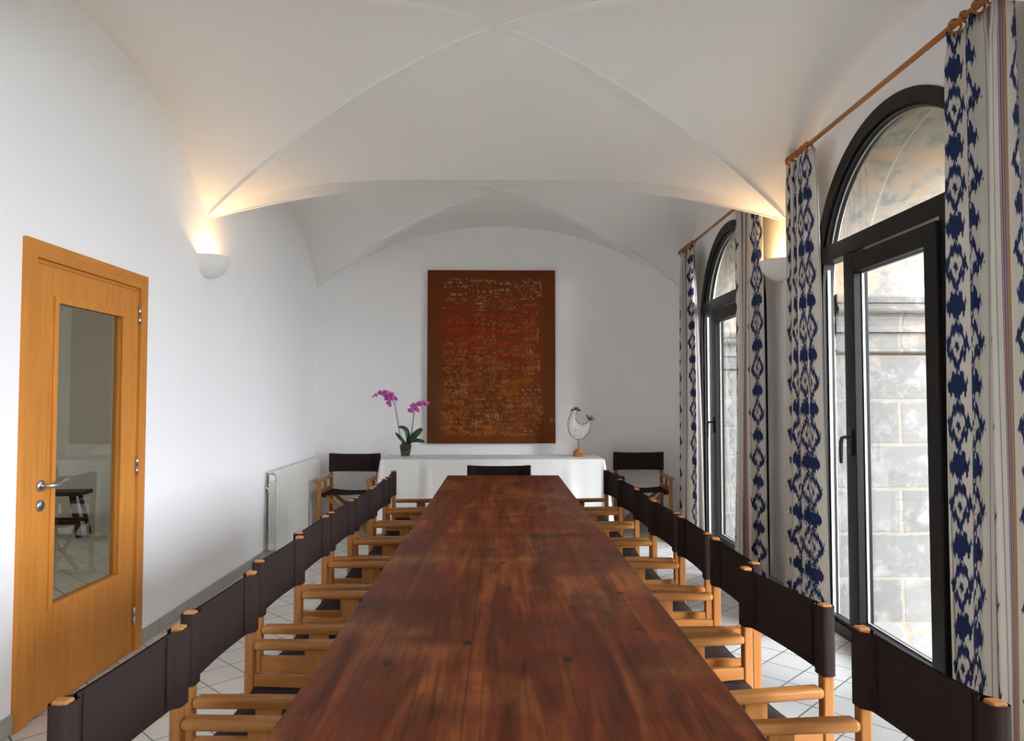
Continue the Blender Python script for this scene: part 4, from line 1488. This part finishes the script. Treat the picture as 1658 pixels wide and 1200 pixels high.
mb.lathe([(0, -0.011), (0.006, -0.006), (0.008, 0.0), (0.006, 0.007), (0, 0.011)], 12, M=Matrix.Translation((-0.347, -0.02, 0.648)))
mb.build('bud', simple('dark_bud', (0.06, 0.02, 0.04), 0.5), oc, label='dark unopened bud')
t = NT('magenta_petal')
v = t.coord('Object')
f = t.noise(v, 70, 3)
g = t.noise(v, 18, 2)
t.bsdf(t.mix(f, t.mix(g, (0.55, 0.045, 0.38), (0.72, 0.19, 0.58)), (0.62, 0.07, 0.46)), 0.55, **{'Subsurface Weight': 0.15})
M['petal'] = t.m
lipm = simple('deep_magenta_lip', (0.28, 0.008, 0.12), 0.5, 0.3, 60)


def flower_bm(size):
    m = MB()
    for ang, ln, wd in ((90, 1.0, 0.52), (210, 1.0, 0.50), (330, 1.0, 0.50), (8, 1.05, 0.98), (172, 1.05, 0.98)):
        a0 = R(ang)

        def fn(u, v, a0=a0, ln=ln, wd=wd):
            w = wd * 0.5 * size * (sin(pi * (0.08 + 0.92 * u) ** 0.75) ** 0.75 if u < 1 else 0.0)
            s = 2 * v - 1
            rr = u * ln * size
            x = rr * cos(a0) - s * w * sin(a0)
            z = rr * sin(a0) + s * w * cos(a0)
            y = -0.10 * size * sin(pi * u) + 0.16 * size * u * u + 0.05 * size * s * s
            return (x, y, z)
        m.grid(fn, 8, 6)
    return m


fl0, lip0 = flower_bm(0.042), None
m_ = MB()
m_.lathe([(0, 0), (0.006, 0.003), (0.009, 0.010), (0.006, 0.020), (0, 0.024)], 10, M=Matrix.Rotation(R(100), 4, 'X'))
pet = fl0.build('flower', M['petal'], oc)
lip0 = m_.build('lip', lipm, pet)
solidify(pet, 0.0012)
FL = [(-0.319, .667, 20, -60, .85), (-0.272, .688, 10, -35, 1.0), (-0.225, .692, -15, -10, 1.0), (-0.207, .655, 25, 0, 1.0), (-0.161, .668, -10, 20, 1.1),
      (-0.193, .623, 15, -20, 1.1), (-0.150, .631, -20, 25, 1.1), (-0.110, .625, 10, 45, 1.0), (-0.178, .569, 40, -10, .9),
      (0.052, .497, 10, -30, 1.05), (0.085, .551, -10, -10, 1.0), (0.106, .519, 20, 10, 1.1), (0.142, .562, -10, 5, 1.1), (0.192, .577, 15, 25, 1.0),
      (0.239, .569, -15, 55, .95), (0.128, .501, 30, 15, .75), (-0.170, .600, 60, 60, .8)]
for k, (x, z, roll, yaw, s) in enumerate(FL):
    if k == 0:
        o = pet
    else:
        o = pet.copy(); COL.objects.link(o)
        l2 = lip0.copy(); COL.objects.link(l2); l2.parent = o
        o.parent = oc
    o.location = (x, -0.03 + rg.uniform(-0.012, 0.012), z)
    o.rotation_euler = (R(rg.uniform(-15, 15)), R(roll), R(yaw))
    o.scale = (s, s, s)

# ---------------------------------------------------------------- wire rooster
RX, RY = 0.854, 7.93
rs = empty('rooster_figure', (RX, RY, CZ), label='white wire rooster figure on a wooden dome on the side table', cat='ornament')
mb = MB()
mb.lathe([(0, 0), (0.060, 0), (0.062, 0.008), (0.058, 0.032), (0.046, 0.057), (0.028, 0.076), (0.010, 0.084), (0, 0.085)], 32)
bs = mb.build('base', M['base_wood'], rs, label='orange wooden half dome')
mb = MB()
for xx in (0.006, 0.026):
    mb.box((xx - 0.004, -0.0605, 0.014), (xx + 0.004, -0.045, 0.040), 0.003)
mb.build('slot', M['black'], bs)
mb = MB(); mb.tube([(0.0, 0, 0.08), (0.0, 0, 0.19)], 0.0042, 10)
iron = simple('rusty_iron_wire', (0.085, 0.045, 0.035), 0.55, 0.4, 60, metallic=0.3)
mb.build('rod', iron, rs)
OUT = [(-0.015, 0.498), (-0.048, 0.500), (-0.068, 0.480), (-0.090, 0.440), (-0.108, 0.390), (-0.113, 0.335), (-0.106, 0.280), (-0.086, 0.232),
       (-0.055, 0.200), (-0.015, 0.184), (0.030, 0.188), (0.075, 0.212), (0.108, 0.255), (0.128, 0.305), (0.134, 0.355), (0.128, 0.395),
       (0.110, 0.392), (0.098, 0.368), (0.070, 0.350), (0.035, 0.347), (0.000, 0.362), (-0.022, 0.392), (-0.030, 0.430), (-0.022, 0.465)]


def catm(P, n, closed=True):
    o = []
    N = len(P)
    for i in range(N):
        p0, p1, p2, p3 = [P[(i + k) % N] for k in (-1, 0, 1, 2)]
        for j in range(n):
            tt = j / n
            o.append(tuple(0.5 * (2 * p1[c] + (p2[c] - p0[c]) * tt + (2 * p0[c] - 5 * p1[c] + 4 * p2[c] - p3[c]) * tt ** 2 +
                                  (3 * p1[c] - p0[c] - 3 * p2[c] + p3[c]) * tt ** 3) for c in (0, 1)))
    return o


out = catm(OUT, 4)
mb = MB()
mb.tube([(x, 0, z) for x, z in out], 0.0032, 7, closed=True)
mb.build('outline_wire', iron, rs)


def inside(px, pz, poly):
    c = False
    for (x1, z1), (x2, z2) in zip(poly, poly[1:] + poly[:1]):
        if (z1 > pz) != (z2 > pz) and px < (x2 - x1) * (pz - z1) / (z2 - z1) + x1:
            c = not c
    return c


# puffed body: thin double shell that swells away from the outline
mb = MB()
import mathutils
def edge_d(px, pz):
    return min(math.hypot(px - x, pz - z) for x, z in out)
step = 0.0075
idx = {}
for i in range(-17, 20):
    for j in range(22, 69):
        px, pz = i * step, j * step
        if inside(px, pz, out):
            idx[(i, j)] = edge_d(px, pz)
for sgn in (1, -1):
    vv = {k: mb.bm.verts.new((k[0] * step, sgn * 0.016 * (1 - math.exp(-d / 0.018)), k[1] * step)) for k, d in idx.items()}
    for (i, j) in idx:
        q = [(i, j), (i + 1, j), (i + 1, j + 1), (i, j + 1)]
        if all(c in vv for c in q):
            f = mb.bm.faces.new([vv[c] for c in q]); f.smooth = True
t = NT('white_capiz_filling')
v = t.coord('Object')
f = t.noise(v, 90, 4, 0.7)
g = t.noise(v, 14, 3)
col = t.mix(t.step(f, 0.42, 0.62), (0.50, 0.47, 0.43), (0.84, 0.83, 0.80))
col = t.mix(t.math('MULTIPLY', g, 0.3), col, (0.55, 0.53, 0.48))
t.bsdf(col, 0.45, 0, 0.5, bump=f, bump_d=0.004)
mb.build('body', t.m, rs, label='white mottled body')
mb = MB()
keys = [k for k, d in idx.items() if d > 0.007]
for _ in range(170):
    i, j = rg.choice(keys)
    px, pz = i * step + rg.uniform(-.004, .004), j * step + rg.uniform(-.004, .004)
    rr = rg.uniform(0.004, 0.008)
    yy = rg.choice((-1, -1, 1)) * (0.016 * (1 - math.exp(-idx[(i, j)] / 0.018)) + 0.001)
    a1, tl = rg.uniform(0, 6.28), rg.uniform(0.5, 1.0)
    mb.tube([(px + rr * cos(a + a1), yy, pz + rr * tl * sin(a)) for a in [2 * pi * k / 9 for k in range(9)]], 0.0007, 4, closed=True)
o = mb.build('curled_wire', simple('silver_wire', (0.45, 0.43, 0.40), 0.35, 0.2, 40, metallic=0.8), rs, kind='stuff')


def petal_loop(m, cx, cz, ang, ln, wd, r=0.0035):
    pts = []
    for k in range(18):
        a = 2 * pi * k / 18
        u = (1 - cos(a)) / 2 * ln
        w = sin(a) * wd * (0.5 + 0.5 * u / ln)
        pts.append((cx + u * cos(ang) - w * sin(ang), 0, cz + u * sin(ang) + w * cos(ang)))
    m.tube(pts, r, 6, closed=True)
    c = [(cx + ln * q * cos(ang), 0, cz + ln * q * sin(ang)) for q in (0.1, 0.5, 0.85)]
    m.tube(c, [0.002, 0.006, 0.003], 6)


mb = MB()
for ang, ln in ((112, 0.062), (50, 0.060), (8, 0.062)):
    petal_loop(mb, 0.118, 0.396, R(ang), ln, 0.014)
mb.build('tail', iron, rs, label='three brown wire tail loops')
mb = MB()
for cx, cz, ang in ((-0.030, 0.500, 120), (-0.022, 0.505, 88), (-0.012, 0.502, 55), (-0.006, 0.494, 15), (-0.045, 0.495, 150)):
    petal_loop(mb, cx, cz, R(ang), 0.034, 0.008, 0.003)
mb.tube([(-0.052, 0, 0.498), (-0.072, 0, 0.497), (-0.088, 0, 0.490)], [0.006, 0.005, 0.002], 8)
mb.build('comb', iron, rs, label='brown wire comb and beak')
